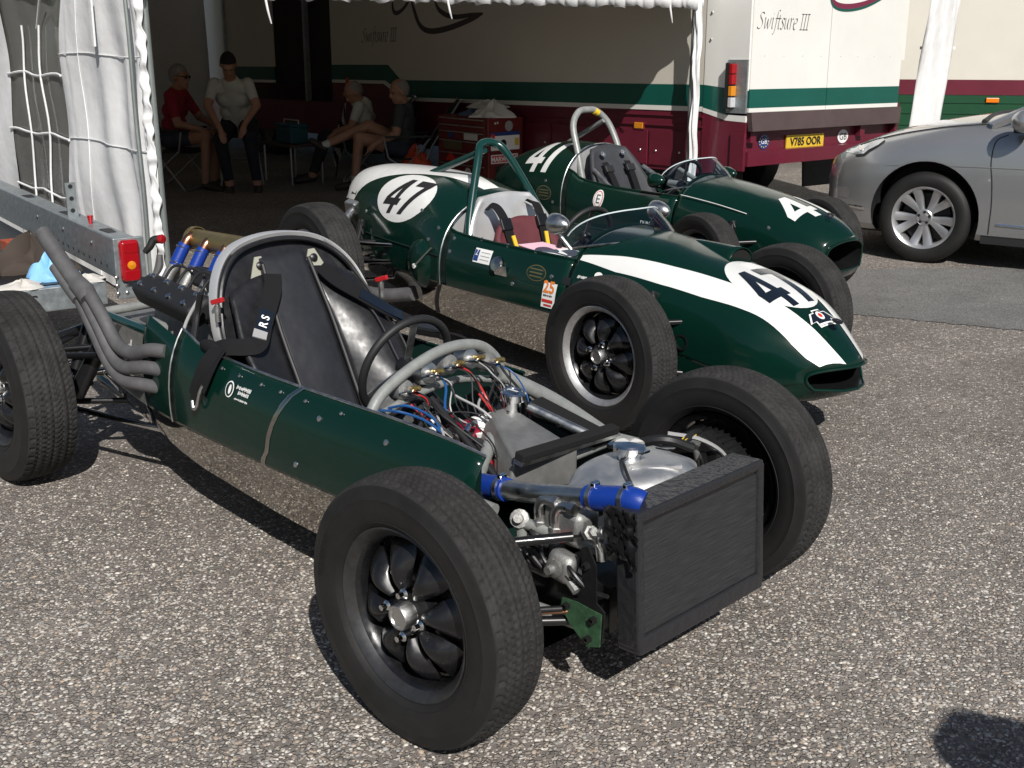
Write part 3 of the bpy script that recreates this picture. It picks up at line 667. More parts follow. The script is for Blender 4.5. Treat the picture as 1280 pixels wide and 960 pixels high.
def make_wheel(parent, pos, outward, tyre, wt, lip='rim_dark', steer=0, cap='satin_alu', spin=0):
    """cast wheel: barrel with eight bulged petals, four studs and a hub cap; local +y points outward"""
    hw = wt/2
    mb = MB()
    mb.lathe([(.200, -hw*.80), (.196, -hw*.72), (.178, -hw*.60), (.172, -hw*.1), (.172, hw*.25), (.182, hw*.55), (.197, hw*.70)], (0, 0, 0), (0, 1, 0), 64)
    mb.lathe([(.001, hw*-.20), (.06, hw*-.20), (.10, hw*-.30), (.172, hw*-.35)], (0, 0, 0), (0, 1, 0), 48)
    wv = mb.build('wheel', M['wheel_black'], parent)
    wv.location = pos; wv.rotation_euler = (0, spin, 0)
    wv.rotation_euler = (Matrix.Rotation(steer+(0 if outward > 0 else math.pi), 3, 'Z') @ Matrix.Rotation(spin, 3, 'Y')).to_euler()
    t = bpy.data.objects.new('tyre', tyre); col.objects.link(t); t.parent = wv
    for wt_ in WORDS[tyre.name]: wo = bpy.data.objects.new('sidewall_lettering', wt_); col.objects.link(wo); wo.parent = wv
    MB().lathe([(.197, hw*.68), (.203, hw*.72), (.2085, hw*.80), (.2085, hw*.86), (.205, hw*.88), (.199, hw*.82), (.190, hw*.70), (.184, hw*.60)], (0, 0, 0), (0, 1, 0), 72).build('rim_lip', M[lip], wv)
    for k in range(8):
        a = k*math.pi/4+.2; c, s = math.cos(a), math.sin(a)
        rings = []
        for i in range(9):
            f = i/8; r = .058+.112*f; wd = .012+.0355*math.sin(min(1, f*1.18)*math.pi*.5)**1.2*(1 if f < .85 else 1-.35*(f-.85)/.15); hb = hw*(.58-.34*f*f)-.004
            rg = []
            for q in range(11):
                e = -1+q/5; rg.append((r*c-e*wd*s, hb+.030*math.cos(e*math.pi/2)*(math.sin(f*math.pi*.8+.5)), r*s+e*wd*c))
            for q in range(5):
                e = 1-q/2; rg.append((r*c-e*wd*.8*s, hb-.012, r*s+e*wd*.8*c))
            rings.append(rg)
        MB().loft(rings, True, True).build('petal', M['wheel_black'], wv, smooth=60)
    MB().lathe([(.062, -hw*.2), (.062, hw*.40), (.05, hw*.52), (.001, hw*.54)], (0, 0, 0), (0, 1, 0), 32).build('hub', M['wheel_black'], wv)
    MB().lathe([(.031, hw*.45), (.031, hw*.95), (.0285, hw*1.01), (.023, hw*1.02), (.021, hw*.97), (.001, hw*.97)], (0, 0, 0), (0, 1, 0), 28).build('hub_cap', M[cap], wv, smooth=30)
    for k in range(4):
        a = k*math.pi/2+.5
        MB().lathe([(.013, hw*.45), (.013, hw*.76), (.010, hw*.81), (.007, hw*.83), (.007, hw*1.0), (.001, hw*1.01)], (.056*math.cos(a), 0, .056*math.sin(a)), (0, 1, 0), 12).build('wheel_nut', M['chrome'], wv, smooth=30)
    return wv
def bar(parent, name, a, b, r, mt, n=10): return MB().tube([a, b], r, n).build(name, M[mt], parent)
def arms(parent, x, side, y_in, y_out, z, mt='black_metal', rod='chrome', drum=True, damper=True):
    s = side
    for dz in (-.10, .12):
        bar(parent, 'wishbone', (x+.16, s*y_in, z+dz), (x, s*y_out, z+dz*.9), .012, mt)
        bar(parent, 'wishbone', (x-.16, s*y_in, z+dz), (x, s*y_out, z+dz*.9), .012, mt)
    bar(parent, 'steering_arm', (x-.12, s*y_in, z+.02), (x-.09, s*(y_out+.01), z+.01), .008, rod)
    MB().tube([(x, s*y_out, z-.10), (x, s*(y_out+.01), z+.12)], .026, 10).build('upright', M['cast_alu'], parent)
    if damper: MB().tube([(x-.02, s*(y_in+.02), z+.22), (x, s*(y_out-.06), z-.08)], .026, 12).build('damper', M['black_metal'], parent)
    if damper: MB().tube([(x-.02+.02*t/40+.036*math.cos(t*.9), s*(y_in+.04+(y_out-y_in-.16)*t/40), z+.19-.24*t/40+.036*math.sin(t*.9)) for t in range(41)], .006, 6).build('spring', M['dark_steel'], parent)
    if drum: MB().lathe([(.02, 0), (.125, .0), (.13, .012), (.13, .05), (.115, .055), (.02, .055)], (x, s*(y_out-.005), z), (0, s, 0), 40).build('brake_drum', M['dark_steel'], parent, smooth=30)

# ------------------------------------------------------------------ hulls
class Hull:
    """lofted single-seater body; table rows: x, half width, top z, widest z, green bottom z, belly z"""
    def __init__(s, tab, p=2.3, na=15, nl=5): s.tab, s.p, s.na, s.nl = tab, p, na, nl
    def half(s, x):
        w_, zt, zs, zg, zb = interp(x, s.tab); out = []
        for i in range(s.nl):
            f = i/s.nl; z = zg+(zs-zg)*f; out.append((w_*(1-.10*((zs-z)/max(1e-4, zs-zb))**2), z))
        for i in range(s.na+1):
            a_ = math.pi/2*i/s.na; out.append((w_*max(0, math.cos(a_))**(2/s.p), zs+(zt-zs)*math.sin(a_)**(2/s.p)))
        return out
    def ring(s, x):
        h = s.half(x); return [(s.sw(x, y), -y, z) for y, z in h]+[(s.sw(x, y), y, z) for y, z in reversed(h[:-1])]
    def sw(s, x, y): return x-3.6*max(0, (x-.35)/.45)**2*y*y
    def tray_ring(s, x):
        w_, zt, zs, zg, zb = interp(x, s.tab)
        wg = w_*(1-.10*((zs-zg)/max(1e-4, zs-zb))**2); out = []
        for i in range(9):
            f = i/8; out.append((wg*(1-.11*f**1.2), zg-(zg-zb)*f**.95))
        h = out+[(wg*.4, zb-.004), (0, zb-.005)]
        return [(s.sw(x, y), -y, z) for y, z in h]+[(s.sw(x, y), y, z) for y, z in reversed(h[:-1])]
    def shell(s, xs, lo=None, hi=None):
        """lo/hi: ring index range kept (None = all)"""
        rg = [s.ring(x) for x in xs]
        if lo is not None: rg = [r[lo:hi] for r in rg]
        return rg
def lin(a, b, n): return [a+(b-a)*i/(n-1) for i in range(n)]
def bvh_of(rings):
    mb = MB().loft(rings, False); return BVHTree.FromPolygons([Vector(v) for v in mb.v], mb.f)
def decal(name, polys, bvhs, o, U, V, D, mt, parent, off=.002, maxlen=.018):
    """flat outline (list of (verts2d, faces)) projected along D on to a surface"""
    o, U, V, D = Vector(o), Vector(U), Vector(V), Vector(D).normalized()
    bm = bmesh.new()
    for vv, ff in polys:
        bv = [bm.verts.new((a_, b_, 0)) for a_, b_ in vv]
        for f in ff:
            try: bm.faces.new([bv[i] for i in f])
            except ValueError: pass
    bmesh.ops.triangulate(bm, faces=bm.faces)
    for _ in range(7):
        ed = [e for e in bm.edges if e.calc_length() > maxlen]
        if not ed: break
        bmesh.ops.subdivide_edges(bm, edges=ed, cuts=1); bmesh.ops.triangulate(bm, faces=bm.faces)
    bad = []
    for v in bm.verts:
        p = o+U*v.co.x+V*v.co.y; best = None
        for b_ in bvhs:
            h = b_.ray_cast(p, D)
            if h[0] is not None and (best is None or h[3] < best[3]): best = h
        if best is None: bad.append(v); continue
        nn = best[1] if best[1].dot(D) < 0 else -best[1]
        v.co = best[0]+nn*off
    bmesh.ops.delete(bm, geom=bad, context='VERTS')
    me = bpy.data.meshes.new(name); bm.to_mesh(me); bm.free(); me.materials.append(mt)
    me.polygons.foreach_set('use_smooth', [True]*len(me.polygons))
    ob = bpy.data.objects.new(name, me); col.objects.link(ob); ob.parent = parent; return ob
def quadpoly(pts): return (pts, [tuple(range(len(pts)))])
def digit(ch, x0=0, h=1.0, lw=.17):
    """block figures 4, 7, 1 out of touching (never overlapping) pieces; unit height"""
    w_ = .62
    if ch == '4':
        P = [quadpoly([(.38, 1), (.60, 1), (.60, .40), (.40, .40), (.40, .70), (.20, .40), (0, .40), (0, .42)]),
             quadpoly([(0, .40), (.20, .40), (.40, .40), (.60, .40), (.74, .40), (.74, .22), (.60, .22), (.40, .22), (0, .22)]),
             quadpoly([(.40, .22), (.60, .22), (.60, 0), (.40, 0)])]
        adv = .82
    elif ch == '7':
        P = [quadpoly([(0, 1), (.64, 1), (.64, .83), (.40, .80), (0, .80)]), quadpoly([(.40, .80), (.64, .83), (.34, 0), (.12, 0)])]; adv = .72
    else:
        P = [quadpoly([(.06, 1), (.27, 1), (.27, 0), (.06, 0)])]; adv = .4
    return [([((x+x0)*h, y*h) for x, y in v], f) for v, f in P], adv
def number(txt, h, shear=0.0, xs=1.0):
    out = []; x = 0
    for c in txt:
        P, adv = digit(c, x); out += P; x += adv
    return [([((a_-x/2+.05)*h*xs+(b_-.5)*h*shear, (b_-.5)*h) for a_, b_ in v], f) for v, f in out]
def txt_poly(txt, size, **k):
    v, f = text_mesh(txt, size, align='CENTER', **k); return [(v, f)]
def scribble(w_, h_, n, seed, shear=.2):
    q = random.Random(seed); out = []; x = -w_/2
    while x < w_/2:
        a_ = q.uniform(.5, 1.1)*w_/n; b0 = q.uniform(0, .35)*h_ if q.random() < .5 else 0; b1 = h_ if b0 == 0 else h_*q.uniform(.7, 1)
        out.append(quadpoly([(x+b0*shear, b0), (x+a_*.62+b0*shear, b0), (x+a_*.62+b1*shear, b1), (x+b1*shear, b1)]))
        if q.random() < .6: out.append(quadpoly([(x+a_*.62+h_*.4*shear, h_*.4), (x+a_*.95+h_*.4*shear, h_*.4), (x+a_*.95+h_*.6*shear, h_*.6), (x+a_*.62+h_*.6*shear, h_*.6)]))
        x += a_*1.02
    return out
def strap(name, pts, width, mt, parent, nrm, thick=.003, n=6):
    P = cat_pts(pts, n); rings = []
    nrm = Vector(nrm)
    for i, p in enumerate(P):
        a_ = Vector(P[max(0, i-1)]); b_ = Vector(P[min(len(P)-1, i+1)]); t = (b_-a_).normalized()
        s_ = t.cross(nrm); s_ = s_.normalized()*width/2 if s_.length > 1e-6 else Vector((0, width/2, 0)); nn = s_.cross(t).normalized()*thick
        p = Vector(p); rings.append([p-s_, p+s_, p+s_+nn, p-s_+nn])
    return MB().loft(rings, True, True).build(name, M[mt], parent)
def screen_mat():
    m = bpy.data.materials.new('screen'); m.use_nodes = True; t = m.node_tree; n = t.nodes; n.remove(n['Principled BSDF'])
    a_ = n.new('ShaderNodeBsdfTransparent'); a_.inputs[0].default_value = (.70, .78, .83, 1); b_ = n.new('ShaderNodeBsdfGlossy'); b_.inputs['Roughness'].default_value = .03
    f_ = n.new('ShaderNodeFresnel'); f_.inputs['IOR'].default_value = 1.75; x_ = n.new('ShaderNodeMixShader')
    t.links.new(f_.outputs[0], x_.inputs[0]); t.links.new(a_.outputs[0], x_.inputs[1]); t.links.new(b_.outputs[0], x_.inputs[2]); t.links.new(x_.outputs[0], n['Material Output'].inputs[0]); M['screen'] = m
screen_mat()
mat('screen_edge', (.55, .62, .64), .2, spec=.8)
def windscreen(parent, x0, zb, zt, rx=.46, ry=.30, back=.16):
    base = []; top = []
    for i in range(25):
        t = -1+i/12; a_ = t*R(86); e = 1-abs(t)**2.5
        x = x0-rx+rx*math.cos(a_); y = ry*math.sin(a_)
        base.append((x, y, zb-.05*(1-e))); top.append((x-back*(.35+.65*e), y*.93, zb-.03*(1-e)+(zt-zb)*(.25+.75*e)))
    mid = [tuple((np.array(a_)+np.array(b_))/2+np.array((.012, 0, 0))) for a_, b_ in zip(base, top)]
    w_ = MB().loft([base, mid, top], False).build('windscreen', M['screen'], parent, smooth=80)
    MB().tube(base, .005, 6).build('screen_seal', M['satin_alu'], w_); MB().tube(top, .0035, 6).build('screen_edge', M['screen_edge'], w_)
def mirror(parent, p, mt, stalk, r=.048):
    m_ = MB().lathe([(.001, .085), (.014, .08), (.030, .06), (r*.92, .025), (r, 0), (r, -.018), (r*.94, -.022)], p, (1, -.05, .03), 24).build('mirror', M[mt], parent)
    MB().lathe([(.001, 0), (r*.9, 0)], Vector(p)+Vector((-.019, .001, 0)), (1, 0, 0), 24).build('mirror_glass', M['chrome'], m_)
    MB().tube([Vector(p)+Vector((.01, 0, -r*.8)), stalk], .010, 8).build('mirror_stalk', M[mt], m_)
def steering(parent, c, r, tilt, mt='black_plastic'):
    Mx = Euler((0, tilt, 0)).to_matrix(); q = 40
    rg = [Vector(c)+Mx @ Vector((0, r*math.cos(2*math.pi*k/q), r*math.sin(2*math.pi*k/q))) for k in range(q)]
    s = MB().tube(rg, .013, 10, closed=True).build('steering_wheel', M[mt], parent)
    for k in range(3):
        a_ = math.pi/2+k*2*math.pi/3
        MB().box(Vector(c)+Mx @ Vector((0, r*.5*math.cos(a_), r*.5*math.sin(a_))), (.004, r*.95, .026), Mx @ Euler((a_, 0, 0)).to_matrix()).build('spoke', M['satin_alu'], s, smooth=0)
    MB().lathe([(.001, .02), (.03, .018), (.035, 0), (.03, -.02)], c, Mx @ Vector((-1, 0, 0)), 20).build('boss', M['black_metal'], s)
    bar(parent, 'steering_column', Vector(c), Vector(c)+Mx @ Vector((.55, 0, 0))+Vector((0, 0, -.12)), .012, 'dark_steel')
def rivets(parent, pts, nrm=(0, -1, 0), r=.008, mt='satin_alu', name='fastener'):
    for p in pts:
        MB().lathe([(r, 0), (r*.95, .003), (r*.5, .0045), (.001, .005)], p, nrm, 12).build(name, M[mt], parent)
# ------------------------------------------------------------------ car 47 (complete body)
TAB47 = [(.79, .180, .338, .292, .275, .248), (.74, .208, .385, .302, .257, .212), (.62, .255, .48, .33, .235, .17), (.45, .295, .57, .35, .25, .15), (.2, .325, .635, .37, .29, .13),
         (0, .345, .675, .39, .32, .12), (-.25, .365, .715, .40, .345, .12), (-.5, .385, .73, .40, .35, .13), (-1.0, .402, .73, .405, .355, .15), (-1.35, .402, .745, .41, .355, .17),
         (-1.5, .395, .80, .42, .355, .18), (-1.8, .36, .855, .44, .345, .21), (-2.1, .32, .865, .46, .35, .24), (-2.4, .265, .855, .49, .36, .27), (-2.62, .20, .82, .51, .37, .30), (-2.76, .13, .745, .53, .43, .38), (-2.82, .07, .67, .55, .48, .45), (-2.85, .01, .58, .55, .52, .51)]
XC0, XC1 = -.50, -1.42
def hull_parts(root, H, x_nose, x_tail, xc0, xc1, jc, tray_from, body='green_paint', duct=None):
    n = 2*(H.nl+H.na)+1
    xs = lin(x_nose, xc0, 34); xt = lin(xc1, x_tail, 34); xm = lin(xc0, xc1, 18)
    nose_r = [H.ring(x) for x in xs]; tail_r = [H.ring(x) for x in xt]
    bvhs = [bvh_of(nose_r), bvh_of(tail_r)]
    nb = MB().loft(nose_r, False).build('nose_body', M[body], root, smooth=60, solid=.004)
    tb = MB().loft(tail_r, False).build('tail_body', M[body], root, smooth=60, solid=.004)
    for sgn in (0, 1):
        rg = [H.ring(x) for x in xm]
        rg = [r[:jc+1] if sgn == 0 else r[n-jc-1:] for r in rg]
        bvhs.append(bvh_of(rg))
        MB().loft(rg, False).build('cockpit_side', M[body], root, smooth=60, solid=.004)
        e = [r[-1] if sgn == 0 else r[0] for r in rg]
        MB().tube(e, .006, 8).build('cockpit_beading', M[body], root)
    # bulkhead behind the driver and cowl edge
    MB().add(tail_r[0], [tuple(range(n))]).build('seat_bulkhead', M['seat_alu'], root, smooth=0)
    MB().tube(tail_r[0][jc:n-jc], .007, 8).build('bulkhead_edge', M['polished_alu'], root)
    MB().tube(nose_r[-1][jc:n-jc], .006, 8).build('cowl_edge', M[body], root)
    # underside: painted under the nose, bare aluminium tray further back
    MB().loft([H.tray_ring(x) for x in lin(x_nose, tray_from, 20)], False).build('nose_underside', M[body], root, smooth=60)
    MB().loft([H.tray_ring(x) for x in lin(tray_from, x_tail+.35, 40)], False).build('undertray', M['polished_alu'], root, smooth=60)
    # cockpit liner
    lr = []
    for x in lin(xc0-.002, xc1+.004, 8):
        r = H.ring(x); e = r[jc]
        lr.append([(x, e[1]+.006, e[2]-.004), (x, e[1]+.01, .45), (x, -.24, .2), (x, -.2, .13), (x, .2, .13), (x, .24, .2), (x, -e[1]-.01, .45), (x, -e[1]-.006, e[2]-.004)])
    MB().loft(lr, False).build('cockpit_liner', M['green_inner'], root)
    r = H.ring(xc0); MB().add([(xc0+.02, p[1]*.95, p[2]*.95) for p in r], [tuple(range(n))]).build('dash_bulkhead', M['black_metal'], root, smooth=0)
    # nose intake lip and duct
    lip = H.ring(x_nose)+list(reversed(H.tray_ring(x_nose)[1:-1]))
    MB().tube(lip, .006, 8, closed=True).build('intake_lip', M[body], root)
    c = np.mean(np.array(lip), 0)
    rings = [[tuple(c+(np.array(p)-c)*k+np.array((-dx, 0, 0))) for p in lip] for k, dx in ((.98, 0), (.93, .06), (.86, .2))]
    MB().loft(rings, True, False).build('intake_duct', M['black_metal'], root)
    MB().add(rings[-1], [tuple(range(len(lip)))]).build('radiator_core', M['black_foam'], root, smooth=0)
    return nb, tb, bvhs
C2 = empty('racing_car', (.851, 4.872, 0), -.8776, 'dark green racing car with white nose stripes and number 47', 'racing car', 'single seater racing cars')
H47 = Hull(TAB47)
JC = 11
nose, tail, bv = hull_parts(C2, H47, .79, -2.85, XC0, XC1, JC, .05)
DN = (0, 0, -1)
# white stripes over the nose and the roundel with the figures
def plan(pts): return [quadpoly(pts)]
def stripe(s):
    o_ = STRIPE_OUT; i_ = STRIPE_IN; out = []
    for k in range(len(o_)-1):
        out.append(quadpoly([(o_[k][0], s*o_[k][1]), (o_[k+1][0], s*o_[k+1][1]), (i_[k+1][0], s*i_[k+1][1]), (i_[k][0], s*i_[k][1])]))
    return out
STRIPE_OUT = [(-.47, -.318), (-.25, -.312), (0, -.288), (.2, -.262), (.4, -.228), (.6, -.185), (.66, -.165), (.708, -.142)]
STRIPE_IN = [(-.47, -.300), (-.25, -.252), (0, -.205), (.2, -.165), (.4, -.128), (.6, -.085), (.70, -.068), (.768, -.055)]
for s in (1, -1): decal('white_stripe', stripe(s), bv, (0, 0, 2), (1, 0, 0), (0, 1, 0), DN, M['white_paint'], nose, off=.0022, maxlen=.03)
decal('number_roundel', [(circ(.205, 40, .165, c=(.34, 0)), [tuple(range(40))])], bv, (0, 0, 2), (1, 0, 0), (0, 1, 0), DN, M['white_paint'], nose, off=.0030)
decal('race_number', number('47', .285, xs=.62), bv, (.375, -.019, 2), (0, 1, 0), (-1, 0, 0), DN, M['navy_paint'], nose, off=.0052)
# club badge on the nose
badge = [quadpoly([(-.10, -.012), (-.06, .035), (-.03, .035), (-.03, .05), (.03, .05), (.03, .035), (.06, .035), (.10, -.012), (.06, -.012), (.06, -.045), (-.06, -.045), (-.06, -.012)])]
decal('badge', badge, bv, (.60, 0, 2), (0, .8, 0), (-.8, 0, 0), DN, M['white_print'], nose, off=.0042)
decal('badge_field', [([(a_*.86, b_*.86) for a_, b_ in v], f) for v, f in badge], bv, (.60, 0, 2), (0, .8, 0), (-.8, 0, 0), DN, M['navy_paint'], nose, off=.0052)
decal('badge_ring', [(circ(.019), [tuple(range(32))])], bv, (.59, 0, 2), (0, 1, 0), (-1, 0, 0), DN, M['white_print'], nose, off=.0060)
decal('badge_ring', [(circ(.010), [tuple(range(32))])], bv, (.59, 0, 2), (0, 1, 0), (-1, 0, 0), DN, M['red_print'], nose, off=.0068)
decal('badge_bar', [quadpoly([(-.045, -.03), (.045, -.03), (.045, -.022), (-.045, -.022)])], bv, (.60, 0, 2), (0, 1, 0), (-1, 0, 0), DN, M['white_print'], nose, off=.0064)
MB().lathe([(.022, 0), (.022, .004), (.016, .005), (.001, .005)], (.675, .0, .493), (.3, 0, 1), 20).build('maker_badge', M['dark_steel'], nose)
# tail: white centre section and side roundels with figures
tp = []
for x in lin(-1.5, -2.83, 18):
    f = (x+1.5)/-1.33; tp.append((x, min(.05+.17*min(1, f*1.3), interp(x, TAB47)[0]*.93)))
decal('white_tail', [quadpoly([(tp[k][0], -tp[k][1]), (tp[k+1][0], -tp[k+1][1]), (tp[k+1][0], tp[k+1][1]), (tp[k][0], tp[k][1])]) for k in range(17)], bv, (0, 0, 2), (1, 0, 0), (0, 1, 0), DN, M['white_paint'], tail, off=.0022, maxlen=.04)
for s in (-1, 1):
    D = Vector((0, -s*.8, -.6))
    o_ = Vector((-1.93, 0, .545))-D*1.2
    U = Vector((-s*-1., 0, 0)); U = Vector((1, 0, 0)) if s < 0 else Vector((-1, 0, 0)); V = Vector((0, -s*-.6, .8)) if s < 0 else Vector((0, -.6, .8))
    V = (U.cross(D)).normalized(); V = V if V.z > 0 else -V
    decal('number_roundel', [(circ(.265, 40, .150), [tuple(range(40))])], bv, o_, U, V, D, M['white_paint'], tail, off=.003)
    decal('race_number', number('47', .215, shear=.45, xs=.98), bv, o_, U, V, D, M['black_print'], tail, off=.0045)
# seams between panels
def seam(root, H, x, jlo, jhi, mt='dark_steel', r=.0025):
    MB().tube([tuple(np.array(p)*np.array((1, 1.004, 1.002))) for p in H.ring(x)[jlo:jhi]], r, 6).build('panel_seam', M[mt], root)
seam(C2, H47, -1.43, 0, 30, 'satin_alu', .004); pass
MB().tube([(x, -interp(x, TAB47)[0]*1.003, .50) for x in lin(-1.45, -2.5, 16)], .0035, 6).build('panel_seam', M['green_inner'], C2)
MB().tube([tuple(np.array(H47.tray_ring(-1.43-.09*math.sin(i/8*1.57))[i])*np.array((1, 1.006, 1))) for i in range(9)], .010, 6).build('tray_reflection', M['black_metal'], C2)  # dark curved band standing in for a reflection in the polished tray
def on_side(H, x, z, s=-1):
    h = H.half(x); best = min(h, key=lambda q: abs(q[1]-z)); return (x, s*best[0], best[1])
rivets(C2, [on_side(H47, x, z) for x, z in ((-1.36, .60), (-1.16, .60), (-.96, .60), (-.76, .60), (-1.5, .62), (-1.56, .56), (-1.36, .53), (-2.3, .60), (-1.7, .70), (-.85, .45), (-2.2, .45), (-.6, .52))], (0, -1, .2), .011)
# bulged duct and its strap, quick-fill cap and stickers on the near flank
MB().ell((-1.62, -.365, .43), (.13, .05, .13), n=20).build('side_blister', M['green_paint'], C2)
bar(C2, 'stay', (-1.63, -.418, .42), (-1.50, -.40, .53), .005, 'satin_alu')
MB().lathe([(.012, 0), (.014, .006), (.005, .008)], (-1.63, -.415, .42), (0, -1, 0), 10).build('stay_end', M['white_print'], C2)
fc = MB().lathe([(.038, 0), (.040, .012), (.034, .022), (.001, .026)], on_side(H47, -.97, .515), (0, -1, .35), 24).build('filler_cap', M['polished_alu'], C2)
MB().box((-.94, -.398, .50), (.09, .012, .05), (.2, 0, 0)).build('cap_lever', M['chrome'], fc, smooth=0, bevel=.003)
SD = Vector((0, 1, -.25)).normalized()
def side_sticker(root, bv, x, z, w_, h_, mt, name, parent, rot=0, off=.003, y=-1.0, sh=0, n=None, p=None):
    U = Vector((1, 0, 0)); V = Vector((0, .25, 1)).normalized(); c, s_ = math.cos(rot), math.sin(rot); U, V = U*c+V*s_, V*c-U*s_
    P = p or ([quadpoly([(-w_/2-sh, -h_/2), (w_/2-sh, -h_/2), (w_/2+sh, h_/2), (-w_/2+sh, h_/2)])] if n is None else [(circ(w_/2, n, h_/2), [tuple(range(n))])])
    return decal(name, P, bv, Vector((x, y, z))-SD*0+Vector((0, 0, .25*(abs(y)-.35))), U, V, SD, M[mt], parent, off=off)
ss = lambda *a_, **k: side_sticker(C2, bv, *a_, **k)
ss(-1.10, .535, .13, .07, 'paper', 'sticker', C2); ss(-1.145, .535, .035, .055, 'blue_print', 'sticker_print', C2, off=.0042)
ss(-1.145, .535, 0, 0, 'white_print', 'sticker_print', C2, off=.0055, p=txt_poly('2', .045))
for k in range(3): ss(-1.08, .517+.018*k, .07, .003, 'wire_grey', 'sticker_print', C2, off=.0042)
ss(-.70, .515, .13, .075, 'gold_print', 'oval_badge', C2, n=28); ss(-.70, .515, .12, .066, 'green_inner', 'oval_badge', C2, n=28, off=.004)
for k in range(3): ss(-.70, .498+.017*k, .085, .006, 'gold_print', 'sticker_print', C2, off=.005)
ss(-.60, .425, .085, .115, 'paper', 'sticker', C2, sh=.008)
ss(-.60, .438, 0, 0, 'orange_print', 'sticker_print', C2, off=.0045, p=txt_poly('25', .075, bold=.002))
ss(-.605, .418, 0, 0, 'black_print', 'sticker_print', C2, off=.0045, p=scribble(.06, .010, 8, 3))
ss(-.607, .398, .07, .014, 'red_print', 'sticker_print', C2, off=.0045); ss(-.605, .378, .05, .008, 'red_print', 'sticker_print', C2, off=.0045)
ss(-.42, .535, 0, 0, 'white_print', 'driver_name', C2, p=scribble(.05, .013, 6, 5, .4)); ss(-.37, .51, 0, 0, 'white_print', 'driver_name', C2, p=scribble(.085, .012, 10, 6, .4)); ss(-.33, .565, .045, .03, 'white_print', 'driver_badge', C2, n=20)
ss(-.50, .51, .05, .035, 'black_print', 'sticker', C2)
# duct in the flank behind the front wheel and breather scoop on the cowl
dk = MB().lathe([(.030, 0), (.034, .004), (.026, .005), (.022, -.02), (.001, -.025)], on_side(H47, .16, .36), (.1, -1, .05), 24).build('flank_duct', M['black_metal'], C2)
sc = []
for i in range(9):
    f = i/8; x = -.20+.30*f
    sc.append([(x, .10+.085*math.cos(t)*(.3+.7*f), interp(x, TAB47)[1]-.035+(.02+.055*f**.8)*math.sin(t)) for t in [math.pi*k/12 for k in range(13)]])
MB().loft(sc, False).build('cowl_scoop', M['green_paint'], C2, smooth=60, solid=.003)
MB().add([(p[0]-.01, p[1], p[2]) for p in sc[-1]], [tuple(range(13))]).build('scoop_mouth', M['black_foam'], C2, smooth=0)
# roll-over bar
rb = MB().tube([(-1.30, -.285, .50), (-1.36, -.26, .64), (-1.48, -.105, .96), (-1.53, -.045, 1.03), (-1.53, .045, 1.03), (-1.48, .105, .96), (-1.36, .275, .60), (-1.35, .30, .5)], .021, 14, smooth=6).build('roll_bar', M['green_frame'], C2)
bar(rb, 'roll_bar_stay', (-1.53, -.02, 1.0), (-2.35, -.10, .70), .018, 'green_frame', 12)
MB().ell((-1.53, -.06, 1.02), (.01, .01, .01), n=8, m=6).build('bolt', M['chrome'], rb)
# seat and harness
def seat_sheet(name, root, mt, x0, z0, x1, z1, hw, wing=.05, n=16, m=14, top=.8):
    rg = []
    for j in range(m+1):
        v = j/m; wd = hw*(1-.45*max(0, (v-top)/(1-top))**2) if v > top else hw
        rg.append([(x0+(x1-x0)*v+wing*abs(u)**3, u*wd, z0+(z1-z0)*v-.02*u*u*v) for u in [-1+2*i/n for i in range(n+1)]])
    return MB().loft(rg, False).build(name, M[mt], root, smooth=70, solid=-.03)
st = seat_sheet('seat_back', C2, 'maroon', -1.05, .2, -1.27, .685, .20, wing=.035)
seat_sheet('seat_base', C2, 'maroon', -.65, .22, -1.06, .20, .19)
hd = seat_sheet('head_fairing', C2, 'seat_alu', -1.30, .42, -1.40, .795, .29, wing=.03, top=.35)
for s in (-1, 1):
    strap('shoulder_belt', [(-1.36, s*.14, .73), (-1.30, s*.13, .735), (-1.235, s*.12, .66), (-1.17, s*.11, .52), (-1.02, s*.09, .32)], .055, 'black_cloth', C2, (1, 0, .5))
    bk = MB().box((-1.232, s*.12, .655), (.02, .07, .065), (0, -.45, 0)).build('belt_buckle', M['black_metal'], C2, smooth=0, bevel=.006)
strap('belt_trim', [(-1.200, -.105, .60), (-1.155, -.095, .50), (-1.07, -.085, .40)], .022, 'yellow', C2, (1, 0, .5), thick=.007)
strap('belt_trim', [(-1.200, .117, .60), (-1.155, .107, .50), (-1.07, .10, .40)], .022, 'yellow', C2, (1, 0, .5), thick=.007)
MB().add([(-.93, -.30, .615), (-.74, -.30, .60), (-.76, -.13, .60), (-.93, -.14, .61)], [(0, 1, 2, 3)]).build('scrutineering_card', M['pink_paper'], C2, smooth=0, solid=.002)
MB().add([(-.75, -.31, .608), (-.58, -.30, .60), (-.60, -.15, .60), (-.74, -.15, .605)], [(0, 1, 2, 3)]).build('scrutineering_card', M['paper'], C2, smooth=0, solid=.002)
steering(C2, (-.78, 0, .63), .16, .35)
for y in (-.12, 0, .12): MB().lathe([(.001, -.03), (.04, -.03), (.04, .008), (.034, .01), (.001, .006)], (XC0-.02, y, .60), (-1, 0, .2), 20).build('gauge', M['black_metal'], C2)
mirror(C2, (-.62, -.33, .755), 'satin_alu', (-.56, -.29, .64)); mirror(C2, (-.62, .33, .755), 'satin_alu', (-.56, .29, .64))
windscreen(C2, -.28, .695, .815, rx=.30, ry=.29, back=.14)
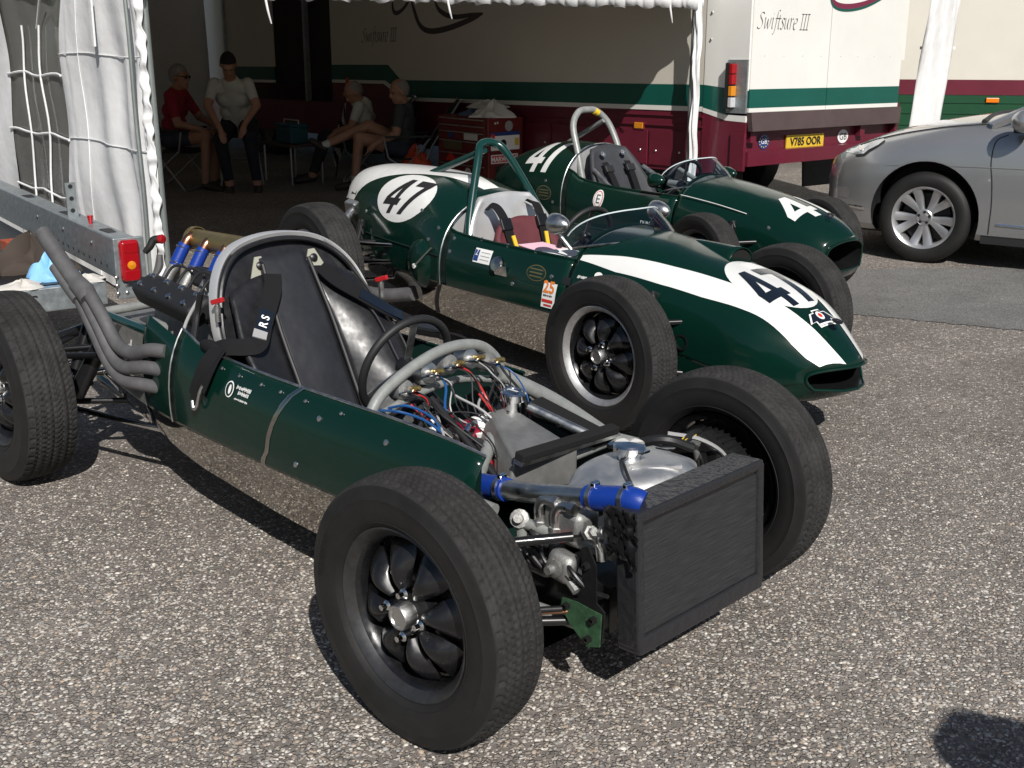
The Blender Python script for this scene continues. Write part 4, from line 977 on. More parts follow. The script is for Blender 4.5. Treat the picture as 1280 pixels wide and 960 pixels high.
# wheels and running gear
RFW = .3222; RRW = .347; TF = 1.1828/2; TR = 1.1953/2; WB = 2.2975
for s in (-1, 1):
    make_wheel(C2, (0, s*TF, RFW), s, TYRE_F, .149, 'rim_lip', steer=.02, spin=.15)
    make_wheel(C2, (-WB, s*TR, RRW), s, TYRE_R, .182, 'rim_lip', spin=.5)
    arms(C2, 0, s, .30, .48, RFW); arms(C2, -WB, s, .27, .46, RRW)
bar(C2, 'drive_shaft', (-WB, -.45, RRW), (-WB, .45, RRW), .02, 'dark_steel')
MB().box((-WB-.05, 0, .36), (.45, .26, .26)).build('gearbox', M['cast_alu'], C2, smooth=0, bevel=.03)
up = MB().tube([(-2.36, -.33, .62), (-2.34, -.40, .56), (-2.30, -.45, .50)], [.02, .032, .03], 10, smooth=4).build('spring_tower', M['satin_alu'], C2)
MB().box((-2.37, -.32, .64), (.08, .05, .07), (.4, .2, .3)).build('tower_bracket', M['satin_alu'], up, smooth=0, bevel=.01)
for k in range(3): bar(C2, 'radius_rod', (-1.95+.05*k, -.30, .30+.09*k), (-2.28, -.44, .24+.11*k), .011, 'chrome')
MB().tube([(-1.75, -.34, .24), (-2.0, -.40, .20), (-2.35, -.42, .20), (-2.75, -.40, .22)], .038, 12, smooth=6).build('exhaust_pipe', M['exhaust'], C2)

# ------------------------------------------------------------------ car 41 (older, rounder nose)
TAB41 = [(.60, .165, .455, .375, .33, .29), (.55, .20, .505, .38, .30, .24), (.44, .235, .565, .39, .27, .19), (.25, .275, .625, .40, .26, .13), (0, .305, .675, .41, .26, .11), (-.25, .325, .71, .42, .27, .10),
         (-.5, .34, .73, .43, .28, .10), (-1.0, .355, .735, .43, .29, .10), (-1.35, .36, .77, .44, .29, .10), (-1.5, .355, .85, .46, .29, .105), (-1.75, .345, .855, .47, .30, .12), (-2.1, .30, .79, .48, .31, .16), (-2.4, .22, .68, .48, .34, .25), (-2.6, .10, .57, .47, .40, .36), (-2.64, .02, .50, .46, .44, .43)]
C3 = empty('racing_car', (1.554, 6.902, 0), -.898, 'plain green racing car numbered 41 with grey roll hoop, beside the truck', 'racing car', 'single seater racing cars')
H41 = Hull(TAB41, p=2.2)
nose3, tail3, bv3 = hull_parts(C3, H41, .60, -2.64, -.48, -1.50, JC, -.2)
decal('race_number', number('41', .27, xs=1.0), bv3, (.27, -.03, 2), (0, 1, 0), (-1, 0, 0), DN, M['white_paint'], nose3, off=.003)
for s in (-1, 1):
    D = Vector((0, -s*.72, -.7)); U = Vector((1, 0, 0)) if s < 0 else Vector((-1, 0, 0)); V = U.cross(D).normalized(); V = V if V.z > 0 else -V
    decal('race_number', number('41', .28, shear=.22, xs=1.0), bv3, Vector((-1.84, 0, .545))-D*1.2, U, V, D, M['white_paint'], tail3, off=.003)
s3 = lambda *a_, **k: side_sticker(C3, bv3, *a_, **k)
s3(-1.14, .535, .095, .125, 'paper', 'rescue_roundel', C3, n=28); s3(-1.14, .535, .080, .108, 'red_print', 'roundel_ring', C3, n=28, off=.004); s3(-1.14, .535, .070, .096, 'paper', 'roundel_field', C3, n=28, off=.005)
s3(-1.14, .505, 0, 0, 'black_print', 'roundel_letter', C3, off=.006, p=txt_poly('E', .085))
s3(-.66, .415, 0, 0, 'white_print', 'tyre_lettering', C3, p=txt_poly('DUNLOP', .038, bold=.001))
s3(-1.70, .52, .17, .10, 'gold_print', 'oval_badge', C3, n=28); s3(-1.70, .52, .155, .088, 'green_inner', 'oval_badge', C3, n=28, off=.004)
for k in range(3): s3(-1.70, .50+.02*k, .11, .007, 'gold_print', 'badge_print', C3, off=.005)
seam(C3, H41, -1.51, 0, 30, 'satin_alu', .004)
rivets(C3, [on_side(H41, x, z) for x, z in ((-1.7, .62), (.42, .42), (.22, .5), (-1.6, .45))], (0, -1, .3), .012)
MB().lathe([(.001, .01), (.02, .008), (.024, 0)], (.45, 0, .582), (.3, 0, 1), 16).build('maker_badge', M['dark_steel'], nose3)
MB().tube([(x, -interp(x, TAB41)[0]*.86, interp(x, TAB41)[1]-.10) for x in lin(-.45, .05, 12)], .003, 6).build('cowl_seam', M['white_paint'], C3)
hp = MB().tube([(-1.46, -.20, .62), (-1.52, -.195, .80), (-1.60, -.17, .97), (-1.64, -.09, 1.06), (-1.645, 0, 1.075), (-1.64, .09, 1.06), (-1.60, .17, .97), (-1.52, .195, .80), (-1.46, .20, .62)], .023, 14, smooth=6).build('roll_hoop', M['frame_grey'], C3)
bar(hp, 'hoop_stay', (-1.61, .13, 1.0), (-2.15, .13, .74), .017, 'frame_grey', 12)
MB().tube([(-1.640, .060, 1.067), (-1.636, .094, 1.050)], .0245, 14).build('yellow_tape', M['yellow'], hp)
sb = seat_sheet('seat_back', C3, 'grey_panel', -1.05, .22, -1.455, .85, .27, wing=.05, top=.45)
seat_sheet('seat_base', C3, 'grey_panel', -.62, .22, -1.03, .20, .2)
for s in (-1, 1):
    MB().lathe([(.020, 0), (.022, .006), (.012, .007), (.010, .002), (.001, .001)], (-1.375, s*.095, .795), (1, 0, .55), 16).build('belt_eyelet', M['satin_alu'], sb)
    strap('shoulder_belt', [(-1.345, s*.105, .74), (-1.29, s*.10, .68), (-1.20, s*.09, .54), (-1.08, s*.08, .36)], .052, 'black_cloth', C3, (1, 0, .6))
    MB().box((-1.30, s*.10, .70), (.022, .075, .05), (0, -.55, 0)).build('belt_buckle', M['black_plastic'], C3, smooth=0, bevel=.006)
    MB().tube([(-1.31, s*.23, .70), (-1.1, s*.26, .60), (-.95, s*.25, .56)], .014, 8, smooth=4).build('seat_edge', M['satin_alu'], sb)
bar(C3, 'chassis_tube', (-1.2, .27, .60), (-.55, .25, .60), .022, 'frame_grey'); bar(C3, 'chassis_tube', (-1.0, .27, .70), (-.62, .20, .60), .016, 'frame_grey')
steering(C3, (-.72, 0, .64), .17, .35)
mirror(C3, (-.66, -.31, .70), 'green_paint', (-.6, -.30, .63)); mirror(C3, (-.62, .32, .70), 'green_paint', (-.56, .29, .64))
windscreen(C3, -.34, .685, .83, rx=.30, ry=.27, back=.18)
TF3, RF3 = 1.134/2, .297
for s in (-1, 1):
    make_wheel(C3, (0, s*TF3, RF3), s, TYRE_S, .138, 'rim_dark', steer=-.161, spin=.3)
    make_wheel(C3, (-2.3, s*.58, .297), s, TYRE_S, .138, 'rim_dark'); arms(C3, 0, s, .27, .46, RF3)
# ------------------------------------------------------------------ stripped car in front
C1 = empty('racing_car', (.2156, 2.7476, 0), -.7933, 'stripped green racing car without nose or engine cover, radiator and engine bare', 'racing car', 'single seater racing cars')
H1 = Hull([(x, a_, b_, c_, d_, e_+(.038 if x < -.2 else .01)) for x, a_, b_, c_, d_, e_ in TAB47])
nring = 2*(H1.nl+H1.na)+1
def flank(name, x0, x1, s, jtop=JC, mt='green_paint', nx=16):
    rg = [H1.ring(x) for x in lin(x0, x1, nx)]
    rg = [r[:jtop+1] if s < 0 else r[nring-jtop-1:] for r in rg]
    return MB().loft(rg, False).build(name, M[mt], C1, smooth=60, solid=.004)
MB().loft([H1.tray_ring(x) for x in lin(.10, -2.25, 50)], False).build('undertray', M['polished_alu'], C1, smooth=60)
for s in (-1, 1):
    flank('side_panel', -.10 if s < 0 else -.62, -1.50, s, nx=34, jtop=JC if s < 0 else JC-2); flank('side_panel', -1.5005, -1.74, s, jtop=JC-1)
flank('lower_side_panel', -.05, -.625, 1, jtop=JC-6, nx=12)
# bright seams, beading along the cockpit edge and quarter-turn fasteners
def h1pt(x, j, k=1.006):
    p = H1.ring(x)[j]; return (p[0], p[1]*k, p[2])
MB().tube([h1pt(-1.50, j) for j in range(JC+1)]+[], .0035, 6).build('panel_seam', M['satin_alu'], C1)
rg = []
for j in range(JC+1):
    dx = -.13*math.sin((1-j/JC)*1.5)**.7; x = -.82+dx
    rg.append([h1pt(x-.012, j, 1.004), h1pt(x, j, 1.016), h1pt(x+.010, j, 1.004)])
MB().loft(rg, False).build('trim_strip', M['polished_alu'], C1, smooth=80)
MB().tube([h1pt(x, JC, 1.0) for x in lin(-.10, -1.50, 30)], .004, 6).build('cockpit_edge', M['satin_alu'], C1)
MB().tube([(x, -p[1], p[2]) for x, p in [(x, h1pt(x, JC-2, 1.0)) for x in lin(-.62, -1.50, 30)]], .006, 6).build('cockpit_edge', M['green_paint'], C1)
rivets(C1, [on_side(H1, x, z) for x, z in ((-.70, .56), (-.42, .54), (-.16, .50), (-.78, .40), (-.28, .38))], (0, -1, .35), .009)
rivets(C1, [h1pt(x, JC-1) for x in (-.9, -1.0, -1.12, -1.22, -.78, -.62)], (0, -.7, .7), .006)
b1 = [bvh_of([H1.ring(x)[:JC+1] for x in lin(-.1, -1.5, 30)])]
s1 = lambda *a_, **k: side_sticker(C1, b1, *a_, **k)
s1(-1.145, .535, .044, .050, 'white_print', 'club_badge', C1, n=28); s1(-1.145, .535, .036, .042, 'green_inner', 'club_badge', C1, n=28, off=.004); s1(-1.145, .535, 0, 0, 'white_print', 'badge_figure', C1, off=.005, p=[(circ(.007, 12, .015, c=(.004, .0)), [tuple(range(12))])])
s1(-1.075, .543, 0, 0, 'white_print', 'driver_name', C1, p=scribble(.075, .012, 11, 1)); s1(-1.072, .528, 0, 0, 'white_print', 'driver_name', C1, p=scribble(.052, .011, 8, 2)); s1(-1.075, .510, 0, 0, 'white_print', 'driver_name', C1, p=scribble(.072, .006, 9, 4, .5))
# cockpit tub
lr = []
for x in lin(-.12, -1.45, 8):
    e = H1.ring(x)[JC]; e2 = H1.ring(x)[JC-2 if x < -.6 else JC-6]; lr.append([(x, e[1]+.008, e[2]-.006), (x, e[1]+.0, .45), (x, -.28, .25), (x, -.2, .17), (x, .2, .17), (x, .28, .25), (x, -e2[1]-.012, .40), (x, -e2[1]-.008, e2[2]-.006)])
MB().loft(lr, False).build('cockpit_liner', M['green_inner'], C1)
# aluminium seat arch, filled leather lining
arch = [(-1.28, -.30, .56), (-1.325, -.30, .70), (-1.38, -.255, .83), (-1.425, -.16, .91), (-1.435, 0, .937), (-1.425, .16, .91), (-1.38, .255, .83), (-1.325, .30, .70), (-1.28, .30, .56)]
A_ = cat_pts(arch, 8)
rg = [[(p[0]+dx, p[1]*k, .5+(p[2]-.5)*k) for dx, k in ((-.040, 1.012), (.0, 1.02), (.008, 1.012), (.004, .985), (-.036, .985))] for p in A_]
MB().loft(rg, True, True).build('seat_arch', M['seat_alu'], C1, smooth=70)
MB().add([(p[0]-.02, p[1]*.98, .5+(p[2]-.5)*.98) for p in A_], [tuple(range(len(A_)))]).build('arch_lining', M['leather'], C1, smooth=0)
MB().tube([(p[0]+.008, p[1]*.965, .5+(p[2]-.5)*.965) for p in A_], .009, 8).build('arch_piping', M['leather'], C1)
# seat: grey centre panel between shiny padded wings
def seat_pt(u, v):
    xb = -1.02-.36*v; wg = .22*abs(u)**2.6*(1-v)**.9*(.45+.55*min(1, v*2.5))
    return (xb+wg+.022*math.cos(math.pi*min(1, abs(u+.07)/.37)/2)*math.sin(math.pi*min(1, v*.95+.05))+(.055*math.sin(math.pi*min(1, (u-.3)/.7))*math.sin(math.pi*min(1, v*1.1)) if u > .3 else 0)+.012*math.sin(v*23+u*6)*abs(u)**2*(1-v), u*(.285-.05*max(0, v-.7)/.3), .20+.68*v-.05*abs(u)**3*v)
mat('seat_cloth', (.020, .021, .025), .5, bump=.012, bscale=5, detail=3, var=.25, vscale=9)
def seat_part(name, u0, u1, mt, n=10, m=26, v1=1.0):
    return MB().loft([[seat_pt(u0+(u1-u0)*i/n, v1*j/m) for i in range(n+1)] for j in range(m+1)], False).build(name, M[mt], C1, smooth=80, solid=-.02)
seat_part('seat_centre', -.44, .30, 'seat_cloth'); sw = seat_part('seat_wing', .305, 1.0, 'leather', v1=.93); seat_part('seat_wing', -1.0, -.445, 'leather', v1=.93)
for u in (-.44, .30): MB().tube([tuple(np.array(seat_pt(u, v))+np.array((.014, 0, .004))) for v in lin(.02, .97, 24)], .007, 8).build('seat_piping', M['black_plastic'], C1)
MB().tube([tuple(np.array(seat_pt(.72+.08*math.sin(v*3), v))+np.array((.016, -.006, .004))) for v in lin(.05, .80, 24)], .004, 8).build('seat_piping', M['black_plastic'], C1)
MB().tube([tuple(np.array(seat_pt(1.0, v))+np.array((.004, 0, .004))) for v in lin(.05, .93, 24)], .005, 8).build('seat_piping', M['black_plastic'], C1)
seat_sheet('seat_base', C1, 'leather', -.5, .22, -1.02, .20, .24)
mat('harness_plate', (.42, .42, .34), .5, .3)
for s in (-1, 1):
    y = s*.105
    pt = MB().prism([(-.045, -.03), (.045, -.03), (.03, .005), (.012, .045), (-.012, .045), (-.03, .005)], (-1.372, y, .838), (0, 1, 0), (-.30, 0, .95), .004).build('harness_plate', M['harness_plate'], C1, smooth=0)
    MB().lathe([(.014, 0), (.014, .006), (.009, .010), (.001, .011)], (-1.372, y, .853), (.95, 0, .3), 12).build('harness_bolt', M['dark_steel'], pt)
# shoulder belts: near one slung over the body side, far one over the far edge
def on_seat(u, v, d=.028): p = seat_pt(u, v); return (p[0]+d, p[1], p[2]+.012)
BL = [on_seat(-.38, .915), on_seat(-.42, .86), on_seat(-.54, .80), on_seat(-.70, .735), on_seat(-.86, .68)]
strap('shoulder_belt', BL+[(-1.20, -.285, .645), (-1.255, -.325, .640), (-1.30, -.345, .615)], .058, 'black_cloth', C1, (.8, -.2, .6), thick=.004)
strap('belt_label', [on_seat(-.60, .775), BL[3], on_seat(-.80, .70)], .046, 'navy_paint', C1, (.8, -.2, .6), thick=.0085)
strap('belt_label_print', [on_seat(-.77, .712), on_seat(-.80, .70), on_seat(-.83, .69)], .044, 'wire_grey', C1, (.8, -.2, .6), thick=.0100)
MB().ell((-1.31, -.335, .632), (.055, .018, .024), (0, .15, .2), n=14).build('belt_adjuster', M['black_cloth'], C1)
strap('lap_belt', [(-1.27, -.335, .64), (-1.27, -.378, .60), (-1.285, -.402, .54), (-1.30, -.412, .49)], .060, 'black_cloth', C1, (.1, -1, .1), thick=.004)
strap('lap_belt', [(-1.25, -.335, .635), (-1.245, -.388, .58), (-1.265, -.410, .52)], .055, 'black_cloth', C1, (-.1, -1, .1), thick=.004)
MB().tube([(-1.315, -.416, .475), (-1.305, -.420, .452), (-1.285, -.418, .465), (-1.268, -.414, .51), (-1.255, -.408, .535)], .006, 8, smooth=4).build('belt_hook', M['satin_alu'], C1)
def belt_text(txt, a_, b_, nrm, size, par, lift=.0125):
    A_b, B_b = Vector(a_), Vector(b_); U_ = (A_b-B_b).normalized(); n_ = Vector(nrm); n_ = (n_-U_*U_.dot(n_)).normalized(); V_ = n_.cross(U_)
    return flat_text(txt, (A_b+B_b)/2+n_*lift-V_*size*.35, U_, V_, size, M['paper'], 'belt_lettering', par, off=.0005, align='CENTER', bold=.0008)
belt_text('R S', on_seat(-.61, .77), on_seat(-.79, .705), (.8, -.2, .6), .036, C1)
BR = [on_seat(.38, .915), on_seat(.50, .85), on_seat(.70, .79), on_seat(.95, .73)]
strap('shoulder_belt', BR+[(-1.18, .33, .635), (-1.10, .37, .605)], .058, 'black_cloth', C1, (.6, -.1, .8), thick=.004)
strap('belt_label', [BR[2], BR[3], (-1.18, .325, .642)], .042, 'navy_paint', C1, (.6, -.1, .8), thick=.0085)
belt_text('R S', (-1.18, .325, .642), BR[2], (.6, -.1, .8), .034, C1)
MB().box((-1.08, .37, .605), (.10, .06, .03), (.1, .1, .5)).build('belt_adjuster', M['black_metal'], C1, smooth=0, bevel=.006)
strap('lap_belt', [(-1.10, .36, .60), (-1.0, .40, .60), (-.95, .44, .57), (-.95, .46, .5)], .055, 'black_cloth', C1, (0, .3, 1), thick=.004)
for p in ((-1.30, -.312, .715), (-1.27, .31, .70)):
    q = MB().lathe([(.010, 0), (.010, .05), (.006, .052), (.006, .062)], p, (0, 0, 1), 12).build('breather_tap', M['satin_alu'], C1)
    MB().box((p[0]+.004, p[1], p[2]+.066), (.05, .014, .016), (0, -.3, .3)).build('tap_lever', M['red_paint'], q, smooth=0, bevel=.003)
# ------------------------------------------------------------------ engine behind the seat
MB().box((-1.95, .02, .42), (.52, .24, .40), (-.22, 0, 0)).build('engine_block', M['cast_alu'], C1, smooth=0, bevel=.02)
cc = Vector((-1.955, -.115, .648)); cr = Euler((.42, .05, -.04)).to_matrix()
cv = MB().box(cc, (.46, .11, .085), cr).build('cam_cover', M['crinkle_black'], C1, smooth=40, bevel=.022, seg=3)
for i in range(4):
    for j in (-1, 1):
        p = cc+cr @ Vector((-.17+.113*i, j*.028, .043)); MB().lathe([(.011, 0), (.011, .008), (.006, .012), (.001, .013)], p, cr @ Vector((0, 0, 1)), 10).build('cover_nut', M['chrome'], cv)
cc2 = Vector((-1.955, .13, .655)); MB().box(cc2, (.46, .10, .08), Euler((-.3, .05, 0)).to_matrix()).build('cam_cover', M['crinkle_black'], C1, smooth=40, bevel=.02)
# intakes: four carburettor stubs with blue hoses and copper ends feeding a brass tube
gt = MB().tube([(-2.40, .23, .775), (-1.72, .20, .80)], [.043, .048], 20).build('air_box', M['gold_tube'], C1)
for x in (-2.40, -1.72): MB().lathe([(.049, -.012), (.052, -.012), (.052, .012), (.049, .012)], (x+.02 if x < -2 else x-.02, .23 if x < -2 else .2, .777 if x < -2 else .80), (1, -.04, .03), 20).build('band', M['gold_tube'], gt)
for i in range(4):
    x = -2.37+.145*i
    st_ = MB().tube([(x, .06, .60), (x, .10, .66), (x+.005, .125, .69)], .024, 12).build('carburettor', M['cast_alu'], C1)
    MB().tube([(x+.005, .120, .685), (x+.008, .15, .735), (x+.01, .17, .765)], .0255, 14, smooth=4).build('intake_hose', M['blue_hose'], st_)
    MB().tube([(x+.01, .168, .762), (x+.012, .185, .785), (x+.012, .21, .795)], .021, 12, smooth=4).build('copper_end', M['copper'], st_)
    for z, y in ((.695, .127), (.752, .161)): MB().tube([(x+.006+.027*math.cos(t), y+.024*math.sin(t), z-.012*math.sin(t)) for t in lin(0, 5.9, 14)], .003, 5).build('hose_clip', M['satin_alu'], st_)
    MB().box((x+.05, .05, .60), (.05, .06, .07), (.3, 0, 0)).build('float_bowl', M['cast_alu'], st_, smooth=0, bevel=.01)
    MB().ell((x-.04, .0, .62), (.02, .02, .03), n=10, m=8).build('linkage', M['dark_steel'], st_)
rngw = random.Random(3)
for i in range(7):
    x0 = -2.15+.09*i
    MB().tube([(x0, -.06, .66), (x0+.03, -.02+.03*rngw.random(), .735), (x0+.10, .02, .71), (x0+.2, -.05, .63), (-1.62, -.12+.02*i, .56)], .0055, 6, smooth=6).build('ignition_lead', M['rubber_hose'], C1)
MB().tube([(-1.60, -.20, .74), (-1.62, -.21, .66), (-1.57, -.26, .58)], .011, 8, smooth=5).build('breather_hose', M['rubber_hose'], C1)
MB().tube([(-1.63, -.18, .73), (-1.64, -.24, .64), (-1.60, -.3, .55)], .006, 8, smooth=5).build('fuel_line', M['wire_grey'], C1)
MB().ell((-2.22, .16, .52), (.07, .06, .09), n=14).build('distributor', M['black_plastic'], C1)
MB().box((-2.35, .0, .38), (.42, .22, .24)).build('gearbox', M['cast_alu'], C1, smooth=0, bevel=.03)
bar(C1, 'chassis_tube', (-1.45, -.27, .57), (-2.35, -.22, .55), .018, 'green_frame'); bar(C1, 'chassis_tube', (-1.45, .27, .57), (-2.35, .22, .55), .018, 'green_frame')
bar(C1, 'chassis_tube', (-1.50, -.29, .22), (-2.45, -.2, .26), .018, 'green_frame'); bar(C1, 'chassis_tube', (-1.62, -.28, .58), (-1.80, -.27, .22), .016, 'green_frame')
bar(C1, 'chassis_tube', (-2.35, -.24, .55), (-2.35, .24, .55), .018, 'frame_grey'); bar(C1, 'chassis_tube', (-1.70, -.30, .62), (-1.80, -.28, .615), .022, 'frame_grey')
MB().tube([(-1.60, -.315, .63), (-1.60, -.34, .50)], .006, 8).build('stay', M['satin_alu'], C1)
# exhaust: three manifold pipes sweeping back into a rising collector
EXP = [[(-1.56, -.36, .575), (-1.63, -.385, .572), (-1.72, -.395, .545), (-1.80, -.395, .540), (-1.87, -.390, .556), (-1.95, -.385, .618), (-2.04, -.380, .680), (-2.10, -.378, .705)],
       [(-1.58, -.36, .505), (-1.66, -.392, .508), (-1.76, -.405, .487), (-1.83, -.405, .488), (-1.90, -.400, .522), (-1.98, -.392, .585), (-2.07, -.384, .652), (-2.12, -.380, .69)],
       [(-1.60, -.36, .440), (-1.70, -.396, .442), (-1.78, -.410, .438), (-1.85, -.410, .455), (-1.93, -.405, .497), (-2.01, -.396, .560), (-2.09, -.388, .625), (-2.14, -.384, .672)]]
for e_ in EXP: MB().tube(e_, .0235, 14, smooth=6).build('exhaust_pipe', M['exhaust'], C1)
MB().tube([(-2.06, -.382, .672), (-2.10, -.380, .700), (-2.15, -.380, .716)], [.034, .036, .034], 16).build('exhaust_joint', M['exhaust'], C1)
MB().tube([(-2.10, -.380, .695), (-2.18, -.380, .735), (-2.27, -.380, .785), (-2.40, -.380, .872)], .0305, 16, smooth=4, caps=False).build('exhaust_tail', M['exhaust'], C1)
MB().tube([(-2.12, -.40, .665), (-2.20, -.402, .712), (-2.28, -.402, .762)], .020, 12).build('exhaust_pipe', M['exhaust'], C1)
# rear suspension
for s in (-1, 1): arms(C1, -WB, s, .24, .46, RRW)
bar(C1, 'half_shaft', (-WB, -.47, RRW), (-WB, -.16, RRW-.02), .018, 'chrome'); bar(C1, 'radius_rod', (-1.72, -.29, .24), (-2.25, -.45, .25), .012, 'chrome'); bar(C1, 'radius_rod', (-1.72, -.28, .52), (-2.25, -.45, .44), .012, 'black_metal')
bar(C1, 'top_link', (-2.42, -.16, .50), (-2.38, -.47, .46), .018, 'black_metal'); MB().tube([(-2.10, -.30, .55), (-2.18, -.42, .30)], .032, 14).build('damper', M['black_metal'], C1)
MB().tube([(-2.0, -.28, .50), (-2.08, -.34, .44), (-2.0, -.36, .40), (-1.92, -.33, .46), (-1.98, -.28, .52)], .004, 6, smooth=6, ).build('brake_line', M['wire_grey'], C1)
# ------------------------------------------------------------------ dash hoop, instruments, wiring
MB().tube([(-.56, -.30, .575), (-.575, -.24, .625), (-.585, -.12, .675), (-.60, .02, .70), (-.62, .16, .68), (-.635, .25, .62), (-.64, .29, .54)], .0165, 14, smooth=6).build('dash_hoop', M['frame_grey'], C1)
MB().tube([(-.555, -.30, .565), (-.60, -.1, .585), (-.64, .1, .58), (-.645, .28, .54)], .012, 10, smooth=6).build('dash_tube', M['frame_grey'], C1)
steering(C1, (-.80, .03, .60), .165, .30)
for i, (x, y, z, r_) in enumerate(((-.60, -.155, .612, .030), (-.61, -.06, .640, .034), (-.62, .03, .645, .031), (-.625, .115, .645, .033), (-.63, .20, .618, .030))):
    gq = MB().lathe([(r_, -.02), (r_, .02), (r_*.9, .028), (r_*.35, .03), (r_*.3, .045), (.001, .045)], (x, y, z), (1, 0, .25), 24).build('gauge', M['satin_alu' if i % 2 else 'cast_alu'], C1, smooth=30)
    MB().tube([(x+.03, y-r_*.9, z), (x+.058, y-r_*.8, z+.01), (x+.058, y+r_*.8, z+.01), (x+.03, y+r_*.9, z)], .004, 6).build('gauge_clamp', M['chrome'], gq)
    MB().lathe([(.008, 0), (.008, .03), (.005, .034), (.001, .034)], (x+.045, y+.008, z+.012), (1, 0, .25), 10).build('gauge_union', M['gold_tube'], gq)
    for k in range(3):
        q = ('rubber_hose', 'wire_red', 'rubber_hose', 'wire_grey', 'rubber_hose', 'wire_blue', 'black_plastic')[(i*3+k) % 7]
        MB().tube([(x+.04, y+.01*k, z), (x+.09+.02*rngw.random(), y+.03*rngw.random(), z-.02), (x+.14, y-.05+.1*rngw.random(), z-.10), (-.42+.08*rngw.random(), -.16+.3*rngw.random(), .42+.05*rngw.random())], .0024+.0016*(k == 2), 6, smooth=6).build('wire', M[q], gq)
for i in range(5):
    c = (-.46+.05*rngw.random(), -.20+.11*rngw.random(), .47); MB().tube([(c[0]+.05*math.cos(t)*1.1, c[1]+.045*math.sin(t), c[2]+.02*math.sin(t*1.3+i)+.008*i) for t in lin(0, 6.2, 18)], .0032, 6).build('wire_loop', M[('rubber_hose', 'wire_grey', 'black_plastic')[i % 3]], C1)
for i in range(2):
    MB().tube([(-.56, -.26+.03*i, .585), (-.50, -.24+.03*i, .59+.01*i), (-.47, -.18+.03*i, .56), (-.44, -.14, .52)], .004, 6, smooth=6).build('blue_wire', M['wire_blue'], C1)
for i in range(26):
    a_ = (-.58+.10*rngw.random(), -.24+.46*rngw.random(), .60-.05*rngw.random()); b_ = (-.34+.12*rngw.random(), -.22+.40*rngw.random(), .40+.06*rngw.random()); m0 = tuple((a_[k]+b_[k])/2+rngw.uniform(-.06, .06) for k in range(3))
    MB().tube([a_, m0, b_], .0018+.0022*rngw.random(), 6, smooth=6).build('wire', M[('rubber_hose', 'black_plastic', 'rubber_hose', 'wire_grey', 'wire_red', 'rubber_hose', 'dark_steel')[i % 7]], C1)
for i in range(9):
    p = (-.54+.16*rngw.random(), -.20+.36*rngw.random(), .50+.05*rngw.random()); MB().lathe([(.006, -.012), (.008, -.01), (.008, .01), (.005, .014), (.001, .014)], p, (rngw.uniform(-1, 1), rngw.uniform(-1, 1), .6), 8).build('connector', M[('chrome', 'satin_alu', 'white_print', 'black_plastic')[i % 4]], C1)
ex = MB().lathe([(.001, -.12), (.03, -.118), (.048, -.10), (.050, .09), (.035, .12), (.016, .125), (.016, .15), (.001, .15)], (-.46, .03, .475), (.2, .95, .05), 28).build('fire_bottle', M['red_foil'], C1)
MB().lathe([(.0505, -.03), (.0505, .05)], (-.46, .03, .475), (.2, .95, .05), 28).build('bottle_label', M['paper'], ex)
MB().box((-.43, -.05, .475), (.10, .16, .012), (.1, .1, .3)).build('switch_panel', M['black_plastic'], C1, smooth=0)
for i in range(5): MB().box((-.45+.02*(i % 2), -.11+.03*i, .487), (.03, .012, .014), (.1, .1, .3)).build('fuse', M[('white_print', 'red_paint', 'wire_grey')[i % 3]], C1, smooth=0)
MB().box((-.35, -.07, .44), (.06, .05, .03), (.2, .2, .5)).build('relay', M['red_paint'], C1, smooth=0, bevel=.004)
bar(C1, 'throttle_rod', (-.53, -.10, .59), (-.24, -.12, .435), .010, 'rubber_hose')
# ------------------------------------------------------------------ front frame, header tank, radiator
MB().tube([(-.66, .29, .555), (-.44, .305, .515), (-.20, .285, .462), (-.02, .25, .43)], .0235, 14, smooth=5).build('chassis_tube', M['frame_grey'], C1)
MB().tube([(-.10, -.265, .43), (-.30, -.285, .44), (-.56, -.30, .56)], .018, 12).build('chassis_tube', M['frame_grey'], C1)
bar(C1, 'frame_diagonal', (-.56, .24, .545), (-.24, -.20, .445), .019, 'frame_grey', 12); bar(C1, 'frame_tube', (-.22, -.26, .42), (-.20, .28, .45), .017, 'frame_grey', 12)
for s in (-1, 1):
    bar(C1, 'chassis_tube', (.20, s*.22, .20), (-.25, s*.26, .18), .018, 'frame_grey'); bar(C1, 'frame_upright', (-.02, s*.25, .42), (.0, s*.24, .18), .016, 'frame_grey'); bar(C1, 'frame_tube', (-.02, s*.25, .42), (.24, s*.2, .40), .015, 'frame_grey')
MB().add([(-.20, .30, .472), (-.10, .39, .44), (.02, .36, .425), (-.04, .26, .44)], [(0, 1, 2, 3)]).build('gusset_plate', M['frame_grey'], C1, smooth=0, solid=.004)
